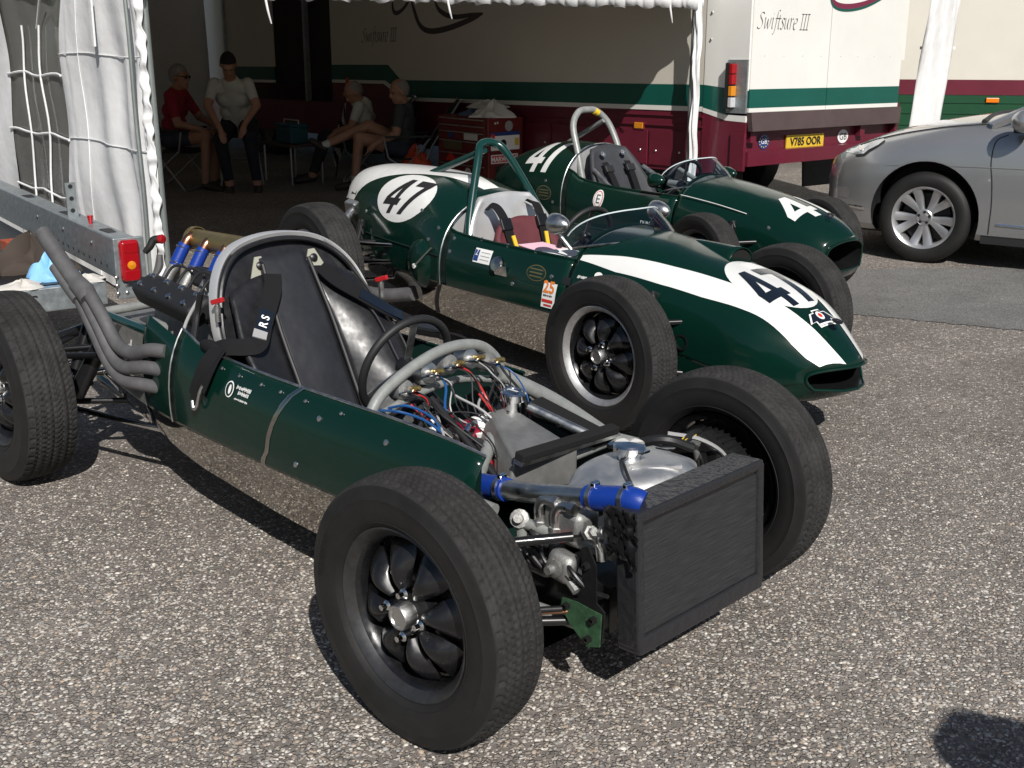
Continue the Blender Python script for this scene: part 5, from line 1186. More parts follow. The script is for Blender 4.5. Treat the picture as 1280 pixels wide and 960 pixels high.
# sloping aluminium oil tank and its cap
MB().add([(-.42, .02, .55), (-.20, -.10, .50), (-.20, -.12, .40), (-.42, -.06, .40), (-.42, .10, .55), (-.15, .10, .49), (-.15, .10, .38), (-.42, .12, .38)], [(0, 1, 2, 3), (0, 4, 5, 1), (1, 5, 6, 2), (4, 7, 6, 5), (0, 3, 7, 4), (3, 2, 6, 7)]).build('oil_tank', M['tank_grey'], C1, smooth=30, bevel=.008)
cp = MB().lathe([(.026, -.05), (.026, 0), (.036, .002), (.037, .022), (.033, .026), (.028, .026), (.025, .022), (.001, .022)], (-.395, .09, .575), (.1, 0, 1), 28).build('oil_filler', M['chrome'], C1, smooth=30)
MB().box((-.395, .09, .600), (.04, .008, .006)).build('cap_handle', M['chrome'], cp, smooth=0)
MB().tube([(-.37, .13, .55), (-.16, .19, .49)], .014, 10).build('breather_pipe', M['satin_alu'], C1); MB().box((-.30, .22, .50), (.26, .07, .03), (0, .22, .1)).build('cooler_core', M['black_foam'], C1, smooth=0)
for i in range(4): MB().box((-.27+.05*i, .16+.015*i, .515-.012*i), (.012, .03, .012), (0, .2, .1)).build('cooler_bolt', M['chrome'], C1, smooth=0)
fb = MB().box((-.165, .08, .508), (.034, .40, .022), (-.05, .15, .02)).build('padded_bar', M['black_foam'], C1, smooth=0, bevel=.004)
MB().box((-.165, .08, .492), (.030, .41, .010), (-.05, .15, .02)).build('bar_channel', M['satin_alu'], fb, smooth=0)
# header tank: pillowy aluminium pressing
ht = []
for i in range(13):
    f = i/12; y = -.13+.34*f; k = math.sin(math.pi*min(.97, max(.03, f)))**.35
    ring = []
    for q in range(24):
        t = 2*math.pi*q/24; cx_, sz = math.cos(t), math.sin(t)
        ring.append((.095+.04*(f-.5)+.125*k*abs(cx_)**.6*(1 if cx_ > 0 else -1), y, .475+.055*k*abs(sz)**.6*(1 if sz > 0 else -1)+.012*f))
    ht.append(ring)
hk = MB().loft(ht, True, True).build('header_tank', M['brushed_alu'], C1, smooth=70)
c_ = (.075, .045, .535)
MB().lathe([(.030, -.02), (.030, .016), (.041, .018), (.043, .036), (.038, .042), (.001, .045)], c_, (0, 0, 1), 32).build('pressure_cap', M['chrome'], hk, smooth=30)
MB().lathe([(.031, 0), (.036, .003), (.031, .008)], (c_[0], c_[1], c_[2]-.008), (0, 0, 1), 28).build('sealant_ring', M['wire_blue'], hk)
MB().box((c_[0]+.045, c_[1], c_[2]+.03), (.02, .03, .006)).build('cap_tab', M['chrome'], hk, smooth=0)
MB().tube([(.05, .04, .53), (.10, -.01, .545), (.16, -.06, .535), (.20, -.06, .48)], .004, 6, smooth=6).build('overflow_line', M['rubber_hose'], hk)
MB().tube([(.12, .0, .528), (.20, .10, .532)], .008, 6).build('weld_bead', M['brushed_alu'], hk)
# water pipe with blue silicone hoses
MB().tube([(-.21, -.205, .452), (-.06, -.215, .478), (.10, -.215, .515), (.26, -.205, .548)], .0255, 16, smooth=6).build('water_pipe', M['satin_alu'], C1)
h1_ = MB().tube([(-.27, -.20, .438), (-.16, -.208, .460), (-.11, -.212, .468)], .0305, 16, smooth=5).build('water_hose', M['blue_hose'], C1)
h2_ = MB().tube([(.165, -.213, .530), (.22, -.209, .542), (.285, -.20, .556), (.31, -.19, .550)], .0305, 16, smooth=5).build('water_hose', M['blue_hose'], C1)
for hh_, x, y, z in ((h1_, -.25, -.202, .442), (h1_, -.13, -.211, .465), (h2_, .185, -.212, .535), (h2_, .275, -.203, .554)):
    MB().lathe([(.0310, -.007), (.0325, -.007), (.0325, .007), (.0310, .007)], (x, y, z), (1, 0, .2), 22).build('hose_clamp', M['satin_alu'], hh_)
    MB().box((x, y, z+.034), (.014, .024, .014)).build('clamp_screw', M['chrome'], hh_, smooth=0, bevel=.003)
# radiator in its tape-wrapped shroud
rt = Euler((0, -.06, 0)).to_matrix(); rc = Vector((.33, .005, .375))
def rp(x, y, z): return rc+rt @ Vector((x, y, z))
def rbox(name, c, d, mt, par, bev=.004): return MB().box(rp(*c), d, rt).build(name, M[mt], par, smooth=0, bevel=bev)
rad = rbox('radiator', (-.012, 0, 0), (.05, .46, .30), 'black_metal', C1)
for nm, c, d in (('top_tank', (-.028, 0, .160), (.098, .50, .026)), ('bottom_tank', (-.012, 0, -.155), (.07, .50, .045)), ('end_tank', (-.012, -.24, 0), (.068, .026, .33)), ('end_tank', (-.012, .24, 0), (.068, .026, .33))): rbox(nm, c, d, 'tape', rad, .007)
mat('core_mesh', (.030, .031, .033), .6, .2, bump=.0005, bscale=300)
MB().box(rp(.004, 0, .004), (.02, .454, .268), rt).build('core_face', M['core_mesh'], rad, smooth=0)
_t = M['core_mesh'].node_tree; _n = _t.nodes; _c = _n.new('ShaderNodeTexCoord'); _mp = _n.new('ShaderNodeMapping'); _mp.inputs['Scale'].default_value = (1, 4, 90); _q = _n.new('ShaderNodeTexNoise'); _q.inputs['Scale'].default_value = 3; _q.inputs['Detail'].default_value = 7
_r = _n.new('ShaderNodeValToRGB'); _r.color_ramp.elements[0].position = .35; _r.color_ramp.elements[1].position = .75; _r.color_ramp.elements[0].color = (.020, .021, .022, 1); _r.color_ramp.elements[1].color = (.040, .041, .043, 1)
_t.links.new(_c.outputs['Object'], _mp.inputs[0]); _t.links.new(_mp.outputs[0], _q.inputs['Vector']); _t.links.new(_q.outputs['Fac'], _r.inputs[0]); _t.links.new(_r.outputs[0], _n['Principled BSDF'].inputs['Base Color'])
mat('torn_tape', (.012, .012, .013), .16, spec=.8, coat=.6)
tp_ = MB()
for k in range(9):
    y0 = -.255+.004*k; tp_.add([rp(-.045+.012*k, y0, .165-.02*(k % 3)), rp(-.02+.012*k, y0-.004, .13), rp(.024, y0-.002, .02+.01*k), rp(-.03, y0-.003, .04)], [(0, 1, 2, 3)])
MB().loft([[rp(-.062+.092*i/12, -.259-.014*rngw.random(), .178-.12*j/12+.006*rngw.random()-(.02 if i > 8 and j > 9 else 0)) for i in range(13)] for j in range(13)], False).build('torn_tape', M['torn_tape'], rad, smooth=70)
# mounting bracket, pump and unions beside the radiator
bp = MB().prism([(0, 0), (.055, -.035), (.10, -.02), (.105, .06), (.08, .075), (.075, .17), (.05, .21), (.03, .20), (.035, .10), (.02, .065), (-.02, .05)], (.175, -.275, .235), (1, 0, 0), (0, 0, 1), .004).build('radiator_bracket', M['dark_steel'], C1, smooth=0)
MB().prism([(-.03, .03), (.0, -.005), (.055, -.045), (.095, -.03), (.098, .055), (.02, .06), (-.025, .055)], (.178, -.282, .235), (1, 0, 0), (0, 0, 1), .003).build('corroded_plate', M['green_corroded'], C1, smooth=0)
for x, z in ((.17, .275), (.24, .215), (.255, .27), (.23, .40)): MB().lathe([(.010, 0), (.010, .012), (.005, .014)], (x, -.284, z), (0, -1, 0), 6).build('bolt', M['dark_steel'], bp, smooth=20)
bar(C1, 'anti_roll_bar', (.16, -.29, .265), (-.03, -.46, .24), .008, 'dark_steel'); bar(C1, 'brake_pipe', (.17, -.28, .258), (-.02, -.45, .232), .005, 'copper')
pm = MB().box((.135, -.265, .36), (.075, .05, .075), (0, .2, .1)).build('pump_body', M['cast_alu'], C1, smooth=40, bevel=.018)
MB().lathe([(.022, 0), (.024, .01), (.012, .014), (.011, .03), (.001, .03)], (.135, -.29, .365), (0, -1, 0), 14).build('pump_cap', M['cast_alu'], pm, smooth=30)
MB().tube([(.15, -.27, .34), (.19, -.275, .315)], .012, 8).build('pump_spout', M['cast_alu'], pm)
mc = MB().box((.10, -.20, .445), (.12, .08, .09), (0, .1, 0)).build('master_cylinder', M['cast_alu'], C1, smooth=40, bevel=.016)
for i, x in enumerate((.03, .085)):
    uq = MB().tube([(x, -.235, .43), (x, -.24, .47), (x+.015, -.24, .495), (x+.05, -.238, .50)], .0125, 10, smooth=5).build('pipe_elbow', M['satin_alu'], C1)
    MB().lathe([(.019, 0), (.019, .02), (.015, .022), (.015, .04)], (x, -.235, .415), (0, 0, 1), 6).build('union_nut', M['satin_alu'], uq, smooth=20)
    MB().lathe([(.017, 0), (.017, .018)], (x+.045, -.238, .50), (1, 0, 0), 6, caps=True).build('union_nut', M['satin_alu'], uq, smooth=20)
    MB().lathe([(.018, -.06), (.019, 0)], (x, -.235, .415), (0, 0, 1), 14).build('cylinder', M['cast_alu'], uq)
for x, y, z in ((.20, -.245, .46), (.23, -.235, .435), (.245, -.24, .475)): MB().lathe([(.001, -.024), (.012, -.024), (.012, -.012), (.018, -.011), (.018, .009), (.011, .010), (.011, .026), (.001, .026)], (x, y, z), (.8, -.3, .45), 6).build('union_nut', M['cast_alu'], C1, smooth=20)
bar(C1, 'union_pipe', (.19, -.24, .455), (.27, -.235, .45), .014, 'satin_alu'); bar(C1, 'union_pipe', (.235, -.24, .40), (.225, -.24, .46), .013, 'satin_alu')
MB().tube([(.12, -.245, .425), (.16, -.25, .44), (.20, -.245, .455)], .004, 6, smooth=4).build('signal_wire', M['rubber_hose'], C1); MB().ell((.115, -.248, .42), (.014, .012, .014), n=10, m=8).build('terminal_cap', M['red_paint'], C1)
MB().box((.02, -.215, .335), (.10, .07, .09)).build('steering_rack', M['cast_alu'], C1, smooth=40, bevel=.015); bar(C1, 'rack_tube', (.05, -.24, .34), (.05, .24, .34), .018, 'dark_steel')
MB().lathe([(.001, -.03), (.014, -.03), (.016, -.01), (.024, -.008), (.024, .012), (.012, .014), (.012, .034), (.001, .034)], (-.02, -.255, .43), (.5, -.7, .4), 12).build('rack_end', M['cast_alu'], C1, smooth=25)
for i in range(5):
    x0 = -.03+.045*i; MB().lathe([(.001, -.018), (.010, -.018), (.010, -.004), (.015, -.003), (.015, .010), (.009, .011), (.009, .022), (.001, .022)], (x0, -.262, .352+.022*(i % 3)), (rngw.uniform(-.6, .6), -.7, rngw.uniform(-.2, .8)), 6).build('hose_union', M[('satin_alu', 'dark_steel', 'cast_alu')[i % 3]], C1, smooth=20)
    MB().tube([(x0, -.265, .352+.022*(i % 3)), (x0+.03, -.285, .37), (x0+.07, -.27, .33), (x0+.09, -.22, .30)], .0055, 8, smooth=5).build('braided_line', M[('dark_steel', 'rubber_hose')[i % 2]], C1)
for i in range(6): MB().tube([(-.05+.05*rngw.random(), -.22, .40), (.03, -.25-.01*rngw.random(), .36+.05*rngw.random()), (.10, -.22, .30+.05*rngw.random()), (.22, -.18, .28)], .006, 6, smooth=5).build('hydraulic_line', M['rubber_hose'], C1)
MB().box((.08, 0, .25), (.30, .40, .12)).build('front_bulkhead', M['black_metal'], C1, smooth=0)
# front suspension, brakes and wheels
for s in (-1, 1): arms(C1, 0, s, .26, .47, RFW, drum=False, damper=False)
dm = MB().lathe([(.03, .0), (.150, 0), (.155, .01), (.155, .055), (.142, .06), (.142, .02), (.03, .02)], (0, .535, RFW), (0, -1, 0), 56).build('brake_drum', M['dark_steel'], C1, smooth=30)
for k in range(44):
    a_ = k*2*math.pi/44; MB().box((.150*math.cos(a_), .505, RFW+.150*math.sin(a_)), (.014, .06, .006), (0, -a_, 0)).build('cooling_rib', M['black_metal'], dm, smooth=0)
MB().box((.03, .47, RFW+.12), (.10, .07, .06), (0, .5, 0)).build('brake_caliper', M['dark_steel'], C1, smooth=40, bevel=.012)
MB().lathe([(.03, .0), (.150, 0), (.155, .01), (.155, .05), (.03, .05)], (0, -.535, RFW), (0, 1, 0), 48).build('brake_drum', M['dark_steel'], C1, smooth=30)
bar(C1, 'brake_link', (.02, .40, .47), (.03, .43, .36), .010, 'cast_alu'); MB().lathe([(.02, -.008), (.02, .008)], (.02, .40, .475), (1, 0, 0), 12, caps=True).build('link_eye', M['cast_alu'], C1)
MB().tube([(.05, .30, .50), (.04, .36, .515), (.02, .42, .50)], .009, 8, smooth=4).build('brake_hose', M['rubber_hose'], C1); strap('cable_tie', [(.05, .28, .50), (.045, .33, .512), (.04, .37, .508)], .014, 'yellow', C1, (0, 0, 1))
MB().tube([(.0, .30, .52), (.06, .37, .50), (.09, .45, .44), (.085, .48, .36)], .006, 6, smooth=5).build('brake_line', M['wire_grey'], C1); MB().tube([(-.10, .22, .47), (.02, .25, .52), (.07, .32, .49)], .014, 8, smooth=5).build('coolant_hose', M['rubber_hose'], C1)
for s in (-1, 1):
    make_wheel(C1, (0, s*TF, RFW), s, TYRE_F, .149, 'rim_dark', steer=.035, spin=.42)
    make_wheel(C1, (-WB, s*TR, RRW), s, TYRE_R, .182, 'rim_dark', spin=.1)
# ------------------------------------------------------------------ silver saloon
mat('silver_paint', (.40, .405, .41), .30, .72, coat=1.0, var=.05, vscale=2)
mat('dark_glass', (.02, .025, .03), .05, spec=.6, coat=.5)
mat('headlamp_glass', (.55, .58, .60), .08, .5, coat=1.0, var=.5, vscale=14)
mat('alloy', (.52, .52, .53), .36, .8, var=.12)
SV = empty('silver_saloon', (3.44, 8.86, 0), 2.55, 'silver saloon car parked with its front wheel beside the asphalt strip', 'car')
STB = [(.845, .28, .30, .54, .62), (.835, .45, .28, .55, .645), (.80, .60, .24, .56, .675), (.73, .72, .21, .57, .715), (.62, .815, .20, .59, .765), (.42, .885, .20, .66, .845), (.15, .915, .20, .74, .915), (-.15, .925, .20, .80, .965), (-.45, .93, .19, .82, .99),
       (-1.2, .93, .19, .84, 1.0), (-2.4, .925, .20, .85, 1.0), (-3.0, .91, .21, .84, .99), (-3.5, .84, .26, .80, .96), (-3.72, .70, .34, .74, .90), (-3.76, .5, .40, .70, .85)]   # x, half width, sill z, shoulder z, bonnet edge z
def srow(x):
    w_, zb, zs, zh = interp(x, STB)
    h = [(w_*.90, zb), (w_*.965, zb+.05), (w_*.992, zb+.16), (w_, zb+.28), (w_*1.0, (zb+.28+zs)/2), (w_*.992, zs), (w_*.965, zs+(zh-zs)*.45), (w_*.915, zs+(zh-zs)*.8), (w_*.84, zh), (w_*.6, zh+.022), (w_*.3, zh+.034), (0, zh+.038)]
    return [(x, -y, z) for y, z in h]+[(x, y, z) for y, z in reversed(h[:-1])]
xs = lin(.845, .4, 28)+lin(.36, -.6, 26)+lin(-.7, -3.2, 30)+lin(-3.25, -3.76, 12)
sb_ = MB().loft([srow(x) for x in xs], True, True).build('body', M['silver_paint'], SV, smooth=30)
cut = MB()
for x in (0, -2.8):
    for s in (-1, 1): cut.lathe([(.382, 0), (.382, .5)], (x, s*.58, .345), (0, s, 0), 48, caps=True)
co = cut.build('cutter', M['black_plastic'], SV, smooth=0)
bo = sb_.modifiers.new('arch', 'BOOLEAN'); bo.operation = 'DIFFERENCE'; bo.object = co; bo.solver = 'EXACT'
baked(sb_); bpy.data.objects.remove(co)
sb_.data.materials.append(M['black_plastic'])
for p in sb_.data.polygons:
    c = p.center
    dd_ = min(math.hypot(c.x-x, c.z-.345) for x in (0, -2.8))
    if (abs(dd_-.382) < .012 and abs(p.normal.y) < .3) or (abs(abs(c.y)-.58) < .004 and dd_ < .385): p.material_index = len(sb_.data.materials)-1
sb_.data.polygons.foreach_set('use_smooth', [True]*len(sb_.data.polygons)); sb_.data.set_sharp_from_angle(angle=R(28))
def bvh_obj(o): return BVHTree.FromPolygons([v.co.copy() for v in o.data.vertices], [tuple(p.vertices) for p in o.data.polygons])
sbv = [bvh_obj(sb_)]
def sdec(name, pts, mt, par, off=.004, D=(0, -1, 0), V=(0, 0, 1), o=(0, 2, 0), maxlen=.03):
    return decal(name, [quadpoly(pts)], sbv, o, (1, 0, 0), V, D, M[mt], par, off=off, maxlen=maxlen)
def pix_ray(px, py):
    c, s_ = math.cos(PITCH), math.sin(PITCH)
    return Vector(((px-640)/F_PX, c-s_*(py-480)/F_PX, -s_-c*(py-480)/F_PX)).normalized()
def decal_px(name, pts, bvhs, root, mt, parent, off=.003, maxlen=2.5):
    """outline read off the photograph laid on to the surface it is seen on"""
    Mi = root.matrix_basis.inverted(); o_ = Mi @ Vector((0, 0, CAM_H)); bm = bmesh.new()
    bm.faces.new([bm.verts.new((a_, b_, 0)) for a_, b_ in pts]); bmesh.ops.triangulate(bm, faces=bm.faces)
    for _ in range(6):
        e_ = [e for e in bm.edges if e.calc_length() > maxlen]
        if not e_: break
        bmesh.ops.subdivide_edges(bm, edges=e_, cuts=1); bmesh.ops.triangulate(bm, faces=bm.faces)
    bad = []
    for v in bm.verts:
        d = (Mi.to_3x3() @ pix_ray(v.co.x, v.co.y)).normalized(); h = None
        for b_ in bvhs:
            q = b_.ray_cast(o_, d)
            if q[0] is not None and (h is None or q[3] < h[3]): h = q
        if h is None: bad.append(v); continue
        n_ = h[1] if h[1].dot(d) < 0 else -h[1]; v.co = h[0]+n_*off
    bmesh.ops.delete(bm, geom=bad, context='VERTS')
    me = bpy.data.meshes.new(name); bm.to_mesh(me); bm.free(); me.materials.append(M[mt]); me.polygons.foreach_set('use_smooth', [True]*len(me.polygons))
    o = bpy.data.objects.new(name, me); col.objects.link(o); o.parent = parent; return o
hl = decal_px('headlamp', [(1058, 190), (1064, 183), (1074, 177), (1090, 173), (1104, 172), (1106, 175), (1098, 181), (1086, 187), (1080, 192), (1070, 193)], sbv, SV, 'headlamp_glass', SV)
decal_px('headlamp_reflector', [(1073, 181), (1079, 177), (1082, 184), (1080, 189), (1075, 189)], sbv, SV, 'chrome', hl, off=.005)
decal_px('headlamp_surround', [(1070, 193.5), (1080, 192.5), (1086, 187.5), (1098, 181.5), (1106, 175.5), (1107, 177), (1098, 184), (1087, 190.5), (1081, 195.5), (1070, 196)], sbv, SV, 'black_plastic', hl, off=.004)
decal_px('fog_lamp', [(1048, 233), (1058, 233), (1063, 240), (1060, 247), (1050, 245)], sbv, SV, 'alloy', SV)
decal_px('bumper_trim', [(1051, 255), (1068, 256), (1079, 258), (1082, 261), (1078, 262), (1066, 259), (1051, 258)], sbv, SV, 'chrome', SV, off=.005)
def sline(name, pts, r, mt, par=SV):
    out = []
    for x, z in cat_pts(pts, 8):
        h = sbv[0].ray_cast(Vector((x, 2, z)), Vector((0, -1, 0)))
        if h[0]: out.append(tuple(h[0]+Vector((0, .0, 0))))
    return MB().tube(out, r, 6).build(name, M[mt], par)
sline('door_gap', [(-.45, .25), (-.455, .45), (-.44, .62), (-.42, .74), (-.43, .88), (-.50, .93)], .004, 'black_plastic')
sline('door_gap', [(-1.55, .25), (-1.55, .6), (-1.55, .92)], .004, 'black_plastic')
sline('waist_crease', [(.30, .68), (-.1, .70), (-.6, .71), (-1.4, .71)], .004, 'silver_paint')
sline('sill_trim', [(-.50, .325), (-.9, .318), (-1.5, .315)], .009, 'chrome')
MB().box((-1.4, .86, .215), (2.0, .06, .07)).build('sill', M['black_plastic'], SV, smooth=0)
for s in (-1, 1): MB().tube([(x, s*interp(x, STB)[0]*.84, interp(x, STB)[3]+.003) for x in lin(.55, -.35, 16)], .004, 6).build('bonnet_gap', M['black_plastic'], SV)
# cabin
gl = []
for f, z in ((0, .985), (.5, 1.24), (.92, 1.43), (1.0, 1.455)):
    x0, x1, hw = -.28-.95*f, -3.05+.65*f, .80-.22*f
    gl.append([(x0, 0, z+.01), (x0-.05, hw*.6, z), (x0-.22, hw, z), ((x0+x1)/2, hw*1.02, z), (x1+.2, hw, z), (x1, hw*.6, z), (x1-.03, 0, z), (x1, -hw*.6, z), (x1+.2, -hw, z), ((x0+x1)/2, -hw*1.02, z), (x0-.22, -hw, z), (x0-.05, -hw*.6, z)])
cb = MB().loft(gl[:3], True).build('glasshouse', M['dark_glass'], SV, smooth=70)
MB().loft([[(p[0], p[1]*1.01, p[2]) for p in gl[2]], gl[3], [(p[0]*.7-.5, p[1]*.6, 1.48) for p in gl[3]]], True, True).build('roof', M['silver_paint'], SV, smooth=70)
for s in (-1, 1):
    MB().tube([(-.38, s*.82, .985), (-.80, s*.745, 1.20), (-1.22, s*.635, 1.43)], .034, 8, smooth=4).build('pillar', M['silver_paint'], SV)
    MB().tube([(-.85, s*.815, 1.0), (-.86, s*.73, 1.22)], .018, 8).build('quarter_frame', M['black_plastic'], SV)
    m_ = MB().ell((-.62, s*1.02, 1.03), (.09, .085, .075), n=18).build('door_mirror', M['silver_paint'], SV)
    MB().box((-.60, s*.95, .975), (.10, .12, .05)).build('mirror_foot', M['black_plastic'], m_, smooth=0, bevel=.01)
MB().tube([(-.30, -.72, 1.0), (-.24, 0, 1.012), (-.30, .72, 1.0)], .018, 8, smooth=6).build('scuttle', M['black_plastic'], SV)
# wheels: five split spokes
def saloon_wheel(x, s):
    Rw, wd = .325, .21
    wv = MB().lathe([(.215, -.10), (.20, -.08), (.195, .05), (.205, .085), (.222, .098), (.226, .092), (.222, .08), (.21, .07)], (0, 0, 0), (0, 1, 0), 56).build('wheel', M['alloy'], SV, smooth=40)
    wv.location = (x, s*.80, Rw); wv.rotation_euler = (0, .28, 0 if s > 0 else math.pi)
    MB().lathe([(.212, -.098), (.24, -.112), (.285, -.11), (.315, -.09), (Rw, -.06), (Rw, .06), (.315, .09), (.285, .11), (.24, .108), (.222, .098)], (0, 0, 0), (0, 1, 0), 64).build('tyre', M['rubber'], wv, smooth=50)
    MB().lathe([(.02, 0), (.17, .0), (.17, .02), (.02, .02)], (0, -.01, 0), (0, 1, 0), 40).build('brake_disc', M['dark_steel'], wv)
    for k in range(5):
        for e in (-1, 1):
            a0 = k*2*math.pi/5+e*.12; a1 = k*2*math.pi/5+e*.26; rg = []
            for i in range(9):
                f = i/8; r = .045+.165*f; a_ = a0+(a1-a0)*f**1.3+e*.05*math.sin(f*math.pi); wdt = .021+.014*f; yy = .062+.02*f-.012*math.sin(f*math.pi)
                c, s_ = math.cos(a_), math.sin(a_)
                rg.append([(r*c-u*s_, yy+dy, r*s_+u*c) for u, dy in ((-wdt, -.02), (-wdt*.9, .0), (0, .006), (wdt*.9, 0), (wdt, -.02))])
            MB().loft(rg, True, True).build('spoke', M['alloy'], wv, smooth=50)
    MB().lathe([(.058, .03), (.058, .066), (.05, .072), (.028, .07), (.027, .076), (.001, .077)], (0, 0, 0), (0, 1, 0), 28).build('hub', M['alloy'], wv, smooth=40)
    for k in range(5):
        a_ = k*2*math.pi/5+.63; MB().lathe([(.011, .055), (.011, .074), (.001, .076)], (.040*math.cos(a_), 0, .040*math.sin(a_)), (0, 1, 0), 6).build('wheel_nut', M['dark_steel'], wv, smooth=20)
for x in (0, -2.8):
    for s in (-1, 1): saloon_wheel(x, s)
MB().box((-1.4, 0, .24), (4.2, 1.5, .12)).build('floor_pan', M['black_plastic'], SV, smooth=0)

# ------------------------------------------------------------------ galvanised car trailer at the left
TRL = empty('car_trailer', (-1.93, 5.49, 0), math.atan2(.813, -.583), 'galvanised car trailer with a red tail lamp, parked by the tent wall', 'trailer')
# local x runs forward along the trailer (away), y to its left
rl = MB().box((1.9, -.055, .52), (3.8, .11, .20)).build('side_rail', M['galvanised'], TRL, smooth=0, bevel=.006)
for x in (.30, 1.05, 1.9):
    MB().prism([(-.07, -.022), (.05, -.032), (.07, -.022), (.07, .022), (.05, .03), (-.07, .022)], (x, -.055, .6205), (1, 0, 0), (0, 1, 0), .002).build('rail_slot', M['black_print'], rl, smooth=0)
for k in range(14):
    MB().lathe([(.008, 0), (.008, .002)], (.18+.10*k, .0003, .465), (0, 1, 0), 10, caps=True).build('rail_hole', M['black_print'], rl, smooth=0)
for x in (.42, .95, 1.5): MB().ell((x, .001, .55), (.012, .008, .012), n=8, m=6).build('rivet', M['satin_alu'], rl)
for x in (.85,): 
    ps = MB().box((x, -.035, .71), (.012, .055, .20)).build('stake_post', M['galvanised'], TRL, smooth=0)
    for z in (.66, .725, .79): MB().lathe([(.012, 0), (.012, .001)], (x-.0065, -.035, z), (-1, 0, 0), 14, caps=True).build('post_hole', M['black_print'], ps, smooth=0)
MB().tube([(.58, -.05, .62), (.58, -.05, .665)], [.009, .016], 10).build('red_knob', M['red_paint'], TRL)
pl2 = MB().box((-.012, -.055, .48), (.024, .15, .30)).build('end_plate', M['galvanised'], TRL, smooth=0, bevel=.004)
tl_ = MB().box((-.038, -.048, .52), (.05, .098, .205)).build('tail_lamp', M['red_lens'], TRL, smooth=50, bevel=.022, seg=4)
MB().lathe([(.022, 0), (.020, .005), (.001, .009)], (-.061, -.048, .50), (-1, 0, 0), 18).build('amber_lens', M['amber_lens'], tl_)
for z in (.585, .45): MB().box((-.062, -.048, z), (.006, .07, .05)).build('lens_panel', M['red_lens'], tl_, smooth=40, bevel=.002)
MB().tube([(-.02, -.13, .55), (-.03, -.155, .575), (-.03, -.175, .605), (-.045, -.20, .61)], [.016, .018, .020, .022], 10, smooth=4).build('marker_arm', M['rubber'], TRL)
MB().lathe([(.001, .014), (.018, .012), (.024, 0), (.022, -.012)], (-.06, -.208, .612), (-1, -.6, 0), 16).build('marker_lens', M['red_lens'], TRL)
MB().tube([(-.02, -.13, .30), (-.03, -.15, .40), (-.03, -.19, .47), (-.03, -.20, .53)], [.009, .010, .022, .016], 8, smooth=4).build('latch_lever', M['exhaust'], TRL)
cm = MB().box((-.010, .85, .375), (.05, 1.55, .115)).build('rear_crossmember', M['galvanised'], TRL, smooth=0, bevel=.005)
flat_text('TRAILERS', (-.036, .80, .345), (0, -1, 0), UZ, .085, M['black_print'], 'stencil_lettering', cm, off=.002, xscale=1.15)
for i in range(3):
    for j in range(3): MB().ell((-.026, .02-.045*i, .36+.04*j), (.006, .011, .011), n=8, m=5).build('bolt', M['satin_alu'], pl2)
MB().box((1.9, .85, .425), (3.7, 1.6, .012)).build('deck', M['dark_steel'], TRL, smooth=0)
MB().box((1.9, 1.70, .52), (3.8, .10, .20)).build('side_rail', M['galvanised'], TRL, smooth=0, bevel=.006)
MB().box((2.0, .85, .36), (3.4, 1.3, .06)).build('underframe', M['galvanised'], TRL, smooth=0)
for x in (1.8, 2.5):
    for y in (.30, 1.4):
        wv = MB().lathe([(.1, -.07), (.20, -.075), (.235, -.05), (.24, 0), (.235, .05), (.2, .075), (.1, .07)], (x, y, .24), (0, 1, 0), 28).build('wheel', M['rubber'], TRL)
# things lying on the trailer deck
def rumpled(name, c, r, mt, seed, label, cat, h=.08, n=26, m=14, amp=.35, group=None):
    q = random.Random(seed); ph = [q.uniform(0, 6.28) for _ in range(6)]; mb = MB(); rings = []
    for i in range(m+1):
        f = i/m; ring = []
        for k in range(n):
            t = 2*math.pi*k/n; w_ = 1+amp*(.5*math.sin(3*t+ph[0])+.35*math.sin(5*t+ph[1]+2*f)+.25*math.sin(8*t+ph[2]-3*f))
            rr_ = math.sin(math.pi*.5*(1-f))*1.0+.02
            z = h*(f**.7)*(1+.35*math.sin(4*t+ph[3]+f*5)+.2*math.sin(7*t+ph[4]))*(.5+.5*f) if f else 0
            ring.append((r[0]*rr_*w_*math.cos(t), r[1]*rr_*w_*math.sin(t), max(0, z)))
        rings.append(ring)
    mb.loft(rings, True, True)
    o = mb.build(name, M[mt], None, smooth=50); o.location = c; return tag(o, label, cat, group)
def on_trailer(x, y, z): return TRL.matrix_basis @ Vector((x, y, z))
mat('rag_white', (.55, .53, .49), .9, bump=.003, bscale=50); mat('rust_red', (.35, .07, .03), .8, var=.4, vscale=20); mat('denim', (.08, .11, .18), .9, bump=.002, bscale=80)
rumpled('blue_glove', on_trailer(.20, .27, .432), (.11, .10), 'glove_blue', 2, 'pale blue crumpled rubber glove lying on the trailer deck', 'glove', h=.10)
rumpled('rag', on_trailer(.06, .14, .432), (.09, .08), 'rag_white', 5, 'dirty white rag beside the blue glove on the trailer', 'rag', h=.022)
rumpled('rag', on_trailer(.06, .44, .432), (.09, .10), 'rag_white', 9, 'crumpled white rag at the left of the trailer deck', 'rag', h=.028)
rumpled('webbing_straps', on_trailer(.48, .28, .432), (.22, .18), 'brown_strap', 12, 'heap of dark brown webbing straps on the trailer deck', 'straps', h=.14)
ro = MB()
ro.box((0, 0, .03), (.30, .12, .06), (0, 0, .1)); o = ro.build('wooden_chock', M['rust_red'], None, smooth=0, bevel=.004); o.location = on_trailer(1.0, .22, .432); o.rotation_euler = (0, 0, TRL.rotation_euler.z); tag(o, 'rusty red wheel chock on the trailer behind the brown straps', 'chock')

